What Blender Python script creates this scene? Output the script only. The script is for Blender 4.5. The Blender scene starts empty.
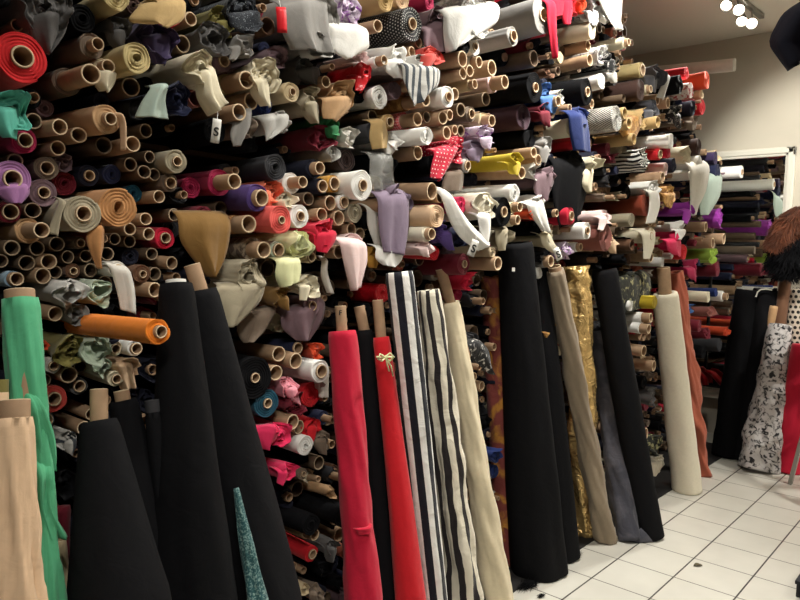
import bpy, math, random
from mathutils import Vector, Matrix, noise
random.seed(11)
C = bpy.context.scene.collection
PI = math.pi
# ------------------------------------------------------------------ camera (X along the rack to the back wall, Y into the rack, Z up)
YAW, PITCH, ROLL, FPX, EYE = math.radians(41.102), math.radians(3.6534), math.radians(1.655), 692.05, 1.55
fw = Vector((math.cos(YAW)*math.cos(PITCH), math.sin(YAW)*math.cos(PITCH), -math.sin(PITCH)))
r0 = fw.cross(Vector((0, 0, 1))).normalized(); u0 = r0.cross(fw)
rt = r0*math.cos(ROLL)+u0*math.sin(ROLL); up = -r0*math.sin(ROLL)+u0*math.cos(ROLL)
CAM = Vector((0, 0, EYE))
def ray(x, y): return fw+rt*((x-400)/FPX)+up*((300-y)/FPX)
def at_y(x, y, Y): d = ray(x, y); return CAM+d*(Y/d.y)
def at_x(x, y, X): d = ray(x, y); return CAM+d*(X/d.x)
def at_z(x, y, z): d = ray(x, y); return CAM+d*((z-EYE)/d.z)
def depth(p): return (p-CAM).dot(fw)
def proj(p):
    d = p-CAM; z = d.dot(fw)
    return 400+FPX*d.dot(rt)/z, 300-FPX*d.dot(up)/z
cd = bpy.data.cameras.new('camera'); cam = bpy.data.objects.new('camera', cd); C.objects.link(cam)
cd.sensor_width = 36; cd.lens = FPX/800*36; cd.clip_start = .02
cam.matrix_world = Matrix(((rt.x, up.x, -fw.x, 0), (rt.y, up.y, -fw.y, 0), (rt.z, up.z, -fw.z, EYE), (0, 0, 0, 1)))
bpy.context.scene.camera = cam

# ------------------------------------------------------------------ materials
def lin(c): return tuple((v/255/12.92 if v/255 <= .04045 else ((v/255+.055)/1.055)**2.4) for v in c)
COL = dict(bolttaupe=(152,136,116), satin=(224,210,180),
 scarlet=(214,34,40), red=(205,28,40), crimson=(196,22,55), wine=(110,22,40), magenta=(165,30,75), pink=(232,150,165), hotpink=(225,45,95),
 palepink=(235,208,206), coral=(228,92,86), coralred=(198,74,66), salmon=(232,120,88), orange=(238,132,34), vermilion=(205,74,38), rust=(150,66,44), terracotta=(172,92,70),
 camel=(184,132,84), tan=(188,150,110), ochre=(132,98,50), mustard=(200,148,60), straw=(190,160,110), khaki=(186,168,120), olive=(120,112,60),  # ochre is darkened so the hanging drape carries its shade in the colour
 beige=(186,168,140), sand=(206,186,150), stone=(158,148,126), taupe=(122,106,92), cocoa=(92,62,48), chocolate=(62,40,34), brown=(106,74,54),
 cream=(220,210,184), ivory=(228,220,200), peach=(224,190,156), limecream=(226,228,178), white=(236,234,230), offwhite=(216,212,204), mint=(196,210,190), mintgrey=(170,188,178),
 palegrey=(190,188,184), grey=(140,137,134), darkgrey=(84,82,82), charcoal=(52,52,56), black=(19,19,22), inkblack=(13,13,16), slate=(88,90,100),
 navy=(28,34,66), midnight=(26,28,44), cobalt=(28,46,104), blue=(70,110,170), paleblue=(150,176,196), petrol=(18,74,96), teal=(30,110,110), turquoise=(96,186,168), green=(52,132,82), seagreen=(84,172,128),
 lime=(150,180,70), yellow=(190,166,40), purple=(76,54,118), deeppurple=(58,46,82), lilac=(166,116,168), lavender=(128,112,132), violet=(150,52,158), aubergine=(58,32,46), mauve=(120,96,104), rosebrown=(140,84,76), copper=(170,98,66), kraft=(168,138,110), darkkraft=(102,84,68), kraftrim=(214,190,158), darkkraftrim=(160,140,116))  # kraft and darkkraft walls greyed down, shade put into the tube colour
WORD = dict(hotpink='hot pink', palepink='pale pink', coralred='coral red', limecream='lime cream', offwhite='off white', mintgrey='mint grey', palegrey='pale grey', darkgrey='dark grey',
 inkblack='jet black', paleblue='pale blue', seagreen='sea green', deeppurple='deep purple', rosebrown='rose brown', darkkraft='dark cardboard', peach='peach', petrol='petrol blue', cobalt='cobalt blue', scarlet='bright scarlet', midnight='midnight blue')
MATS = {}
def nodes(name):
    m = bpy.data.materials.new(name); m.use_nodes = True
    nt = m.node_tree; b = nt.nodes['Principled BSDF']
    return m, nt, b
def N(nt, t, **k):
    n = nt.nodes.new(t)
    for a, v in k.items():
        if a in ('inputs',):
            for i, x in v.items(): n.inputs[i].default_value = x
        else: setattr(n, a, v)
    return n
def mth(nt, op, a, b=None, c=None):
    n = nt.nodes.new('ShaderNodeMath'); n.operation = op
    for i, v in enumerate((a, b, c)):
        if v is None: continue
        if isinstance(v, (int, float)): n.inputs[i].default_value = v
        else: nt.links.new(v, n.inputs[i])
    return n.outputs[0]
def mixc(nt, f, a, b):
    n = nt.nodes.new('ShaderNodeMix'); n.data_type = 'RGBA'
    for i, v in ((0, f), (6, a), (7, b)):
        if isinstance(v, (int, float)): n.inputs[i].default_value = v
        elif isinstance(v, tuple): n.inputs[i].default_value = (*v[:3], 1)
        else: nt.links.new(v, n.inputs[i])
    return n.outputs[2]
def finish(nt, b, col, rough=.85, bump=.25, scale=900, sheen=.15, metal=0, wrinkle=.0):
    if isinstance(col, tuple): b.inputs['Base Color'].default_value = (*col, 1)
    else: nt.links.new(col, b.inputs['Base Color'])
    b.inputs['Roughness'].default_value = rough; b.inputs['Metallic'].default_value = metal
    b.inputs['Sheen Weight'].default_value = sheen; b.inputs['Specular IOR Level'].default_value = .3
    tc = N(nt, 'ShaderNodeTexCoord')
    nz = N(nt, 'ShaderNodeTexNoise', inputs={'Scale': scale, 'Detail': 2}); nt.links.new(tc.outputs['Object'], nz.inputs['Vector'])
    bp = N(nt, 'ShaderNodeBump', inputs={'Strength': bump, 'Distance': .002}); nt.links.new(nz.outputs[0], bp.inputs['Height'])
    last = bp
    if wrinkle:
        w = N(nt, 'ShaderNodeTexNoise', inputs={'Scale': 14, 'Detail': 3, 'Distortion': 1.2}); nt.links.new(tc.outputs['Object'], w.inputs['Vector'])
        b2 = N(nt, 'ShaderNodeBump', inputs={'Strength': wrinkle, 'Distance': .03}); nt.links.new(w.outputs[0], b2.inputs['Height']); nt.links.new(bp.outputs[0], b2.inputs['Normal']); last = b2
    nt.links.new(last.outputs[0], b.inputs['Normal'])
def uv(nt):
    t = N(nt, 'ShaderNodeTexCoord'); s = N(nt, 'ShaderNodeSeparateXYZ'); nt.links.new(t.outputs['UV'], s.inputs[0])
    return t.outputs['UV'], s.outputs[0], s.outputs[1]
def mat(key):
    if key in MATS: return MATS[key]
    m, nt, b = nodes(key)
    if key in COL:
        c = lin(COL[key])
        if 'kraft' in key:
            tc = N(nt, 'ShaderNodeTexCoord'); nz = N(nt, 'ShaderNodeTexNoise', inputs={'Scale': 30, 'Detail': 4}); nt.links.new(tc.outputs['Object'], nz.inputs['Vector'])
            finish(nt, b, mixc(nt, nz.outputs[0], tuple(v*.72 for v in c), tuple(min(1, v*1.25) for v in c)), .75, .15, 500, 0)
        else:
            tc = N(nt, 'ShaderNodeTexCoord'); nz = N(nt, 'ShaderNodeTexNoise', inputs={'Scale': 60, 'Detail': 5}); nt.links.new(tc.outputs['Object'], nz.inputs['Vector'])
            finish(nt, b, mixc(nt, nz.outputs[0], tuple(v*.92 for v in c), tuple(min(1, v*1.06) for v in c)), .85, .12, 900, 0 if 'black' in key or key in ('charcoal', 'midnight') else .12, 0, .12)
            if 'black' in key: b.inputs['Specular IOR Level'].default_value = .12
    elif key.startswith('shiny_'):
        c = lin(COL[key[6:]]); finish(nt, b, c, .32, .1, 300, 0, 0, .5)
        b.inputs['Specular IOR Level'].default_value = .6
    elif key == 'gold':
        finish(nt, b, lin((246,208,140)), .26, .15, 120, 0, .7, .9)
    elif key == 'silver':
        finish(nt, b, lin((190,184,170)), .3, .15, 120, 0, .8, .6)
    elif key == 'plastic':      # clear film
        finish(nt, b, lin((225,225,222)), .18, .1, 80, 0, 0, .6)
        b.inputs['Transmission Weight'].default_value = .75; b.inputs['IOR'].default_value = 1.2
    elif key.startswith('stripe'):
        U, u, v = uv(nt)
        w, c1, c2, duty = {'stripe_bw': (.052, COL['white'], (20,22,34), .52), 'stripe_cream': (.062, (222,214,196), (40,34,36), .42), 'stripe_zebra': (.022, COL['white'], (22,20,22), .5), 'stripe_herring': (.012, COL['offwhite'], (38,40,40), .45), 'stripe_grey': (.035, COL['palegrey'], (64,70,78), .4)}[key]
        t = u
        if key == 'stripe_herring': t = mth(nt, 'ADD', u, mth(nt, 'MULTIPLY', v, .8))
        if key in ('stripe_cream', 'stripe_zebra'):
            nz = N(nt, 'ShaderNodeTexNoise', inputs={'Scale': 4.}); nt.links.new(U, nz.inputs[0]); t = mth(nt, 'ADD', u, mth(nt, 'MULTIPLY', nz.outputs[0], .07))
        f = mth(nt, 'LESS_THAN', mth(nt, 'FRACT', mth(nt, 'DIVIDE', t, w)), duty)
        finish(nt, b, mixc(nt, f, lin(c1), lin(c2)), .8, .25, 600, .1, 0, .35)
    elif key.startswith('dots'):
        U, u, v = uv(nt)
        s, c1, c2, rad = {'dots_red': (.016, COL['crimson'], COL['palepink'], .16), 'dots_black': (.013, COL['black'], COL['palegrey'], .2), 'dots_beige': (.04, (196,184,168), (26,24,24), .33)}[key]
        row = mth(nt, 'FLOOR', mth(nt, 'DIVIDE', v, s))
        fu = mth(nt, 'SUBTRACT', mth(nt, 'FRACT', mth(nt, 'ADD', mth(nt, 'DIVIDE', u, s), mth(nt, 'MULTIPLY', row, .5))), .5)
        fv = mth(nt, 'SUBTRACT', mth(nt, 'FRACT', mth(nt, 'DIVIDE', v, s)), .5)
        d = mth(nt, 'SQRT', mth(nt, 'ADD', mth(nt, 'MULTIPLY', fu, fu), mth(nt, 'MULTIPLY', fv, fv)))
        finish(nt, b, mixc(nt, mth(nt, 'LESS_THAN', d, rad), lin(c1), lin(c2)), .7, .2, 600, .1, 0, .2)
    elif key == 'gingham_red':
        U, u, v = uv(nt)
        a = mth(nt, 'LESS_THAN', mth(nt, 'FRACT', mth(nt, 'DIVIDE', u, .012)), .35); c = mth(nt, 'LESS_THAN', mth(nt, 'FRACT', mth(nt, 'DIVIDE', v, .012)), .35)
        finish(nt, b, mixc(nt, mth(nt, 'MULTIPLY', mth(nt, 'ADD', a, c), .45), lin((206,60,66)), lin((236,190,190))), .8)
    elif key.startswith('print_'):      # blotchy printed cloths
        s, c1, c2, thr = {'print_floral': (30, (204,200,200), (40,38,42), .55), 'print_orange': (9, (136,66,62), (200,140,60), .56), 'print_camo': (30, (38,40,34), (176,172,128), .6), 'print_white': (40, (228,226,226), (90,84,90), .6),
                          'print_blackwhite': (38, (30,30,32), (214,210,206), .6), 'print_brown': (34, (92,76,64), (160,144,122), .5), 'print_lilac': (45, (206,190,210), (128,60,150), .6), 'print_teal': (170, (36,78,82), (120,150,146), .55), 'print_slate': (7, (66,66,76), (84,83,92), .5), 'print_gold': (40, (196,150,84), (150,104,56), .5), 'print_whitered': (40, (230,216,212), (180,40,50), .58), 'print_glitter': (220, (40,44,52), (200,210,220), .68)}[key]
        tc = N(nt, 'ShaderNodeTexCoord'); nz = N(nt, 'ShaderNodeTexNoise', inputs={'Scale': s, 'Detail': 3, 'Distortion': .8}); nt.links.new(tc.outputs['Object'], nz.inputs[0])
        f = mth(nt, 'MULTIPLY', mth(nt, 'SUBTRACT', nz.outputs[0], thr-.06), 8); n = nt.nodes[-1]
        f = mth(nt, 'MINIMUM', mth(nt, 'MAXIMUM', f, 0), 1)
        finish(nt, b, mixc(nt, f, lin(c1), lin(c2)), .8, .25, 600, .1, 0, .3)
    elif key == 'corduroy':
        U, u, v = uv(nt); f = mth(nt, 'LESS_THAN', mth(nt, 'FRACT', mth(nt, 'DIVIDE', v, .012)), .5)
        finish(nt, b, mixc(nt, f, lin((44,32,32)), lin((72,54,52))), .9)
    elif key == 'fur_auburn':
        tc = N(nt, 'ShaderNodeTexCoord'); nz = N(nt, 'ShaderNodeTexNoise', inputs={'Scale': 12}); nt.links.new(tc.outputs['Object'], nz.inputs[0])
        finish(nt, b, mixc(nt, nz.outputs[0], lin((30,18,14)), lin((140,76,44))), .6, 0)
    elif key == 'wall':
        tc = N(nt, 'ShaderNodeTexCoord'); nz = N(nt, 'ShaderNodeTexNoise', inputs={'Scale': 3, 'Detail': 4}); nt.links.new(tc.outputs['Object'], nz.inputs[0])
        finish(nt, b, mixc(nt, nz.outputs[0], lin((188,181,166)), lin((200,193,178))), .7, .05, 200, 0)
    elif key == 'ceiling': finish(nt, b, lin((226,220,208)), .8, .05, 200, 0)
    elif key == 'whitepaint': finish(nt, b, lin((214,210,198)), .45, .03, 60, 0)
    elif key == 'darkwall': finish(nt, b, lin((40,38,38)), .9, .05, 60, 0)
    elif key == 'rackblack': finish(nt, b, lin((30,28,28)), .6, .05, 60, 0)
    elif key == 'shelfwood': finish(nt, b, lin((86,64,44)), .7, .1, 40, 0)
    elif key == 'metalgrey': finish(nt, b, lin((150,148,142)), .4, .05, 90, 0, .6)
    elif key == 'mirror':
        b.inputs['Base Color'].default_value = (.86, .88, .86, 1); b.inputs['Metallic'].default_value = 1; b.inputs['Roughness'].default_value = .015
    elif key == 'bulb':
        b.inputs['Base Color'].default_value = (1, .95, .85, 1); b.inputs['Emission Color'].default_value = (1, .9, .74, 1); b.inputs['Emission Strength'].default_value = 30
    elif key == 'tiles':
        tc = N(nt, 'ShaderNodeTexCoord'); s = N(nt, 'ShaderNodeSeparateXYZ'); nt.links.new(tc.outputs['Object'], s.inputs[0])
        fx = mth(nt, 'FRACT', mth(nt, 'ADD', mth(nt, 'DIVIDE', mth(nt, 'SUBTRACT', s.outputs[0], 2.8345), .3003), 60.5))
        fy = mth(nt, 'FRACT', mth(nt, 'ADD', mth(nt, 'DIVIDE', mth(nt, 'SUBTRACT', s.outputs[1], 1.7236), .2895), 60.5))
        gx = mth(nt, 'LESS_THAN', mth(nt, 'ABSOLUTE', mth(nt, 'SUBTRACT', fx, .5)), .0105)
        gy = mth(nt, 'LESS_THAN', mth(nt, 'ABSOLUTE', mth(nt, 'SUBTRACT', fy, .5)), .0125)
        nz = N(nt, 'ShaderNodeTexNoise', inputs={'Scale': 5, 'Detail': 6}); nt.links.new(tc.outputs['Object'], nz.inputs[0])
        c = mixc(nt, nz.outputs[0], lin((200,197,188)), lin((222,219,210)))
        c = mixc(nt, gx, c, lin((84,78,72))); c = mixc(nt, gy, c, lin((46,42,40)))
        nt.links.new(c, b.inputs['Base Color']); b.inputs['Roughness'].default_value = .38
        h = mth(nt, 'SUBTRACT', 1, mth(nt, 'MAXIMUM', gx, gy)); bp = N(nt, 'ShaderNodeBump', inputs={'Strength': .4, 'Distance': .002}); nt.links.new(h, bp.inputs['Height']); nt.links.new(bp.outputs[0], b.inputs['Normal'])
    elif key == 'tag': finish(nt, b, lin((226,224,218)), .6, .02, 60, 0)
    elif key == 'tagred': finish(nt, b, lin((225,32,44)), .5, .02, 60, 0)
    elif key == 'ink': finish(nt, b, lin((20,20,22)), .6, .02, 60, 0)
    elif key == 'leaf': finish(nt, b, lin((92,84,62)), .7, .02, 60, 0)
    else: raise KeyError(key)
    MATS[key] = m
    return m

# ------------------------------------------------------------------ mesh helpers
def mesh_obj(name, V, F, m, parent=None, UV=None, smooth=True, mi=None):
    me = bpy.data.meshes.new(name); me.from_pydata([tuple(v) for v in V], [], F)
    for k in (m if isinstance(m, (list, tuple)) else [m]): me.materials.append(mat(k) if isinstance(k, str) else k)
    if smooth: me.polygons.foreach_set('use_smooth', [True]*len(me.polygons))
    if mi: me.polygons.foreach_set('material_index', mi)
    if UV:
        l = me.uv_layers.new(name='uv'); vi = [0]*len(me.loops); me.loops.foreach_get('vertex_index', vi)
        fl = []
        for i in vi: fl += [UV[i][0], UV[i][1]]
        l.data.foreach_set('uv', fl)
    me.update(); o = bpy.data.objects.new(name, me); C.objects.link(o)
    if parent: o.parent = parent
    return o
def box_vf(x0, x1, y0, y1, z0, z1, b=0):
    V = [(x, y, z) for x in (x0, x1) for y in (y0, y1) for z in (z0, z1)]
    F = [(0,1,3,2), (4,6,7,5), (0,4,5,1), (2,3,7,6), (0,2,6,4), (1,5,7,3)]
    return V, F
class MB:
    def __init__(s): s.V = []; s.F = []; s.mi = []
    def add(s, V, F, k=0):
        n = len(s.V); s.V += [Vector(v) for v in V]; s.F += [tuple(i+n for i in f) for f in F]; s.mi += [k]*len(F)
    def box(s, *a, k=0): s.add(*box_vf(*a), k)
    def bar(s, p, q, w, h=None, k=0, n=4):   # prism bar between two points
        p, q = Vector(p), Vector(q); d = (q-p).normalized(); a = d.cross(Vector((0, 0, 1)) if abs(d.z) < .95 else Vector((1, 0, 0))).normalized(); b = d.cross(a); h = h or w
        V = []; F = []
        for c in (p, q):
            for i in range(n):
                t = 2*PI*(i+.5)/n; V.append(c+a*(math.cos(t)*w/2*(1.414 if n == 4 else 1))+b*(math.sin(t)*h/2*(1.414 if n == 4 else 1)))
        for i in range(n): F.append((i, (i+1) % n, n+(i+1) % n, n+i))
        F.append(tuple(range(n-1, -1, -1))); F.append(tuple(range(n, 2*n))); s.add(V, F, k)
    def build(s, name, m, parent=None, smooth=False, bevel=0):
        o = mesh_obj(name, s.V, s.F, m, parent, None, smooth, s.mi)
        if bevel:
            md = o.modifiers.new('bevel', 'BEVEL'); md.width = bevel; md.segments = 2
        return o
def empty(name, loc):
    o = bpy.data.objects.new(name, None); o.empty_display_size = .05; o.location = loc; C.objects.link(o); return o
def tag(o, label=None, cat=None, group=None, kind=None):
    if label: o['label'] = label
    if cat: o['category'] = cat
    if group: o['group'] = group
    if kind: o['kind'] = kind
    return o
def grid_faces(rows, cols, wrap):
    F = []
    for j in range(rows-1):
        for i in range(cols if wrap else cols-1):
            a = j*cols+i; b = j*cols+(i+1) % cols
            F.append((a, b, b+cols, a+cols))
    return F
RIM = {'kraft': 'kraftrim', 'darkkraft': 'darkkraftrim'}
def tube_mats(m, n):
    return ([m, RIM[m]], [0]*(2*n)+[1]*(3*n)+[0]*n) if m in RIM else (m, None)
def tube_vf(R, L, n=20, wall=.14, oval=0.0, inner=.3):
    """hollow cardboard tube, open end at y=0, running back to y=L"""
    V = []; UV = []
    prof = [(L, R), (.05, R), (.0015, R), (0, R*.985), (0, R*(1-wall)), (.002, R*(1-wall)-.0004), (inner, R*(1-wall))]
    for y, r in prof:
        for i in range(n):
            t = 2*PI*i/n; V.append(Vector((r*(1+oval)*math.cos(t), y, r*(1-oval)*math.sin(t)))); UV.append((t*R, y))
    F = [tuple(reversed(f)) for f in grid_faces(len(prof), n, True)]
    return V, [f[::-1] for f in F], UV
def roll_vf(R, rc, L, kind, n=28, taper=1.0, rnd=random):
    """wound cloth, wound end at y=0 with spiral layers, running back to y=L"""
    cr = {'f': .018, 'p': .022, 'c': .035, 's': .115}[kind]
    p1, p2, p3, p4 = [rnd.uniform(0, 2*PI) for _ in range(4)]
    seam = rnd.uniform(0, 2*PI); step = min(.0045, R*.07)
    sg = -1 if rnd.random() < .5 else 1
    off = Vector((rnd.uniform(-50, 50), rnd.uniform(-50, 50), rnd.uniform(-50, 50)))
    def rad(t, y):
        if kind == 's':
            w = math.exp(-y/.16)*.7+.3
            nz = noise.noise(off+Vector((math.cos(t)*1.1, math.sin(t)*1.1, y*5)))*.34+noise.noise(off*2+Vector((math.cos(t)*2.6, math.sin(t)*2.6, y*16)))*.17
            tp = 1-(1-taper)*min(1, max(0, y-.012)/.05)
            return R*(1+w*nz)*tp*(1+.10*max(0, 1-y/.05)**2)
        w = math.exp(-y/.11)*.75+.25
        k = 1+cr*w*(.5*math.sin(2*t+p1)+.42*math.sin(3*t+p2+y*6)+.38*math.sin(5*t+p3+y*16)+.25*math.sin(8*t+p4-y*30))
        tp = 1-(1-taper)*min(1, max(0, y-.012)/.05)
        return R*k*tp
    V = []; UV = []; cols = n+1
    ys = [L, L*.6, .22, .12, .075, .045, .022, .008, .002] if L > .25 else [L, L*.6, L*.3, .03, .012, .003]
    ys = sorted(set(y for y in ys if y <= L), reverse=True)
    if kind == 's': edge = lambda t: .05*noise.noise(off*3+Vector((math.cos(t)*.9, math.sin(t)*.9, 0)))+.022*noise.noise(off*4+Vector((math.cos(t)*2.7, math.sin(t)*2.7, 0)))
    else: edge = lambda t: .0025*math.sin(3*t+p2)
    for y in ys:
        for i in range(cols):
            t = seam+sg*2*PI*i/n; r = rad(t, y)-step*i/n; yy = y+(edge(t)*max(0, 1-y/.1))
            V.append(Vector((r*math.cos(t), yy, r*math.sin(t)))); UV.append((sg*R*2*PI*i/n, y))
    nl = max(2, min(6, int((R-rc)/.0075))); m = nl*4
    A = {'f': .0035, 'p': .0035, 'c': .005, 's': .012}[kind]
    for j in range(1, m+1):
        f = j/m
        for i in range(cols):
            t = seam+sg*2*PI*i/n; ro = rad(t, 0)-step*i/n
            core = rc*(1+(.9*noise.noise(off+Vector((math.cos(t), math.sin(t), 9))) if kind == 's' else (.12*math.sin(2*t+p2) if kind == 'c' else 0)))
            r = ro+(core-ro)*f
            ph = (f*nl+i/n) % 1
            h = A*(abs(2*ph-1)**.7)*(1 if j < m else 0)
            if kind == 's': h *= .5+2.2*noise.noise(off+Vector((math.cos(t)*1.4, math.sin(t)*1.4, f*4)))
            dish = (.012 if kind == 's' else .002)*math.sin(f*PI)
            V.append(Vector((r*math.cos(t), edge(t)*(1-f)+h+dish, r*math.sin(t)))); UV.append((sg*R*2*PI*i/n, -f*(R-rc)))
    k = .10
    for i in range(cols):
        t = seam+sg*2*PI*i/n; v = V[-cols]
        V.append(Vector((v.x*.92, k, v.z*.92))); UV.append((sg*R*2*PI*i/n, -(R-rc)-k))
    rows = len(V)//cols
    F = grid_faces(rows, cols, True)
    F.append(tuple(range((rows-1)*cols, rows*cols)))
    if sg > 0: F = [f[::-1] for f in F]
    return V, F, UV
def resample(P, n):
    P = [Vector((*p, 0)) if len(p) == 2 else Vector(p) for p in P]
    if len(P) == 2: return [P[0].lerp(P[1], i/(n-1)) for i in range(n)]
    out = []
    m = len(P)-1
    for i in range(n):
        t = i/(n-1)*m; k = min(int(t), m-1); u = t-k
        a, b, c, d = P[max(k-1, 0)], P[k], P[k+1], P[min(k+2, m)]
        out.append(.5*((2*b)+(c-a)*u+(2*a-5*b+4*c-d)*u*u+(3*b-a-3*c+d)*u**3))
    return out
def flap(name, parent, Y, left, right, m, amp=.012, wav=1.6, nu=12, nv=16, back=.05, base=Vector((0, 0, 0)), lean=0, th=.003):
    """hanging loose cloth; left and right edges given as outlines on the upright plane at depth Y; it bends back over its roll at the top"""
    L = resample(left, nv); Rr = resample(right, nv); V = []; UV = []
    ph = random.uniform(0, 6)
    for j in range(nv):
        v = j/(nv-1)
        for i in range(nu):
            u = i/(nu-1); q = L[j].lerp(Rr[j], u)
            yy = Y+lean*v
            yy -= amp*(.25+.75*v)*(math.sin(2*PI*wav*u+ph+1.3*v)+.4*math.sin(2*PI*wav*2.3*u-ph+v*3))
            yy += .02*(2*u-1)**2
            yy += back*max(0, 1-v/.22)**2
            p = at_y(q.x, q.y, Y+lean*v); V.append(Vector((p.x, yy, p.z))-base); UV.append((p.x, p.z))
    o = mesh_obj(name, V, grid_faces(nv, nu, False), m, parent, UV)
    sd = o.modifiers.new('thickness', 'SOLIDIFY'); sd.thickness = th; sd.offset = 0
    return o

# ------------------------------------------------------------------ the setting
XB, ZC = 6.30, 3.46            # back wall, ceiling
XL, YN, YW = -2.6, -2.8, 3.05
def struct(name, V, F, m):
    o = mesh_obj(name, V, F, m, None, None, False); o['kind'] = 'structure'; return o
struct('floor', *box_vf(XL, XB, YN, YW, -.05, 0), 'tiles')
struct('ceiling', *box_vf(XL, XB, YN, YW, ZC, ZC+.05), 'ceiling')
struct('wall_back', *box_vf(XB, XB+.1, YN, YW, 0, ZC), 'wall')
struct('wall_left', *box_vf(XL, XB, YW, YW+.1, 0, ZC), 'darkwall')
struct('wall_right', *box_vf(XL, XB, YN-.1, YN, 0, ZC), 'wall')
struct('wall_near', *box_vf(XL-.1, XL, YN, YW, 0, ZC), 'wall')
b = MB(); b.box(XB-.018, XB, YN, YW, 0, .07); b.box(XB-.022, XB, YN, YW, .07, .085)
o = b.build('baseboard_back', 'whitepaint'); o['kind'] = 'structure'
# black floor strip under the rack
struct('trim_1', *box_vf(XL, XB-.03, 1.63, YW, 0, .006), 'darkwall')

# mirror on the back wall
def mirror():
    y0, y1, z0, z1 = 1.325, 2.9, .415, 2.515
    t = empty('wall_mirror', (XB, (y0+y1)/2, z0))
    tag(t, 'large white framed mirror on the back wall reflecting the rolls', 'mirror')
    B = Vector(t.location)
    g = MB(); g.box(XB-.012-B.x, XB-.004-B.x, y0+.06-B.y, y1-.06-B.y, z0+.06-B.z, z1-.06-B.z); g.build('mirror_glass', 'mirror', t)
    f = MB()
    for (a0, a1, c0, c1) in ((y0, y0+.07, z0, z1), (y1-.07, y1, z0, z1), (y0, y1, z1-.07, z1)):
        f.box(XB-.03-B.x, XB-.001-B.x, a0-B.y, a1-B.y, c0-B.z, c1-B.z)
        f.box(XB-.042-B.x, XB-.03-B.x, a0+.012-B.y, a1-.02-B.y, c0+(.0 if c1-c0 > .1 else .02)-B.z, c1-.012-B.z)
    f.build('mirror_frame', 'whitepaint', t, bevel=.004)
    l = MB(); l.box(XB-.12-B.x, XB-.001-B.x, y0-B.y, y1-B.y, 0, .055); l.build('mirror_ledge', 'whitepaint', t, bevel=.006)
mirror()

# the rack itself
SHELVES = [.10, .655, 1.268, 1.875, 2.44]
def rack():
    t = empty('storage_rack', (2.5, 2.5, 0)); tag(t, 'black shelving rack packed with fabric rolls along the left wall', 'rack')
    B = Vector(t.location); x0, x1, y0, y1 = -.9, 5.90, 2.02, 2.98
    for z in SHELVES:
        s = MB(); s.box(x0-B.x, x1-B.x, y0-B.y, y1-B.y, z-.018, z)
        s.build('shelf', 'shelfwood', t, bevel=.002)
    for x in (x0, 1.02, 2.53, 4.05, x1):
        for y in ((2.04, y1-.02) if x in (x0, x1) else (y1-.02,)):
            s = MB(); s.box(x-.012-B.x, x+.012-B.x, y-.012-B.y, y+.012-B.y, 0, 3.04); s.build('upright', 'rackblack', t)
rack()

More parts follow.
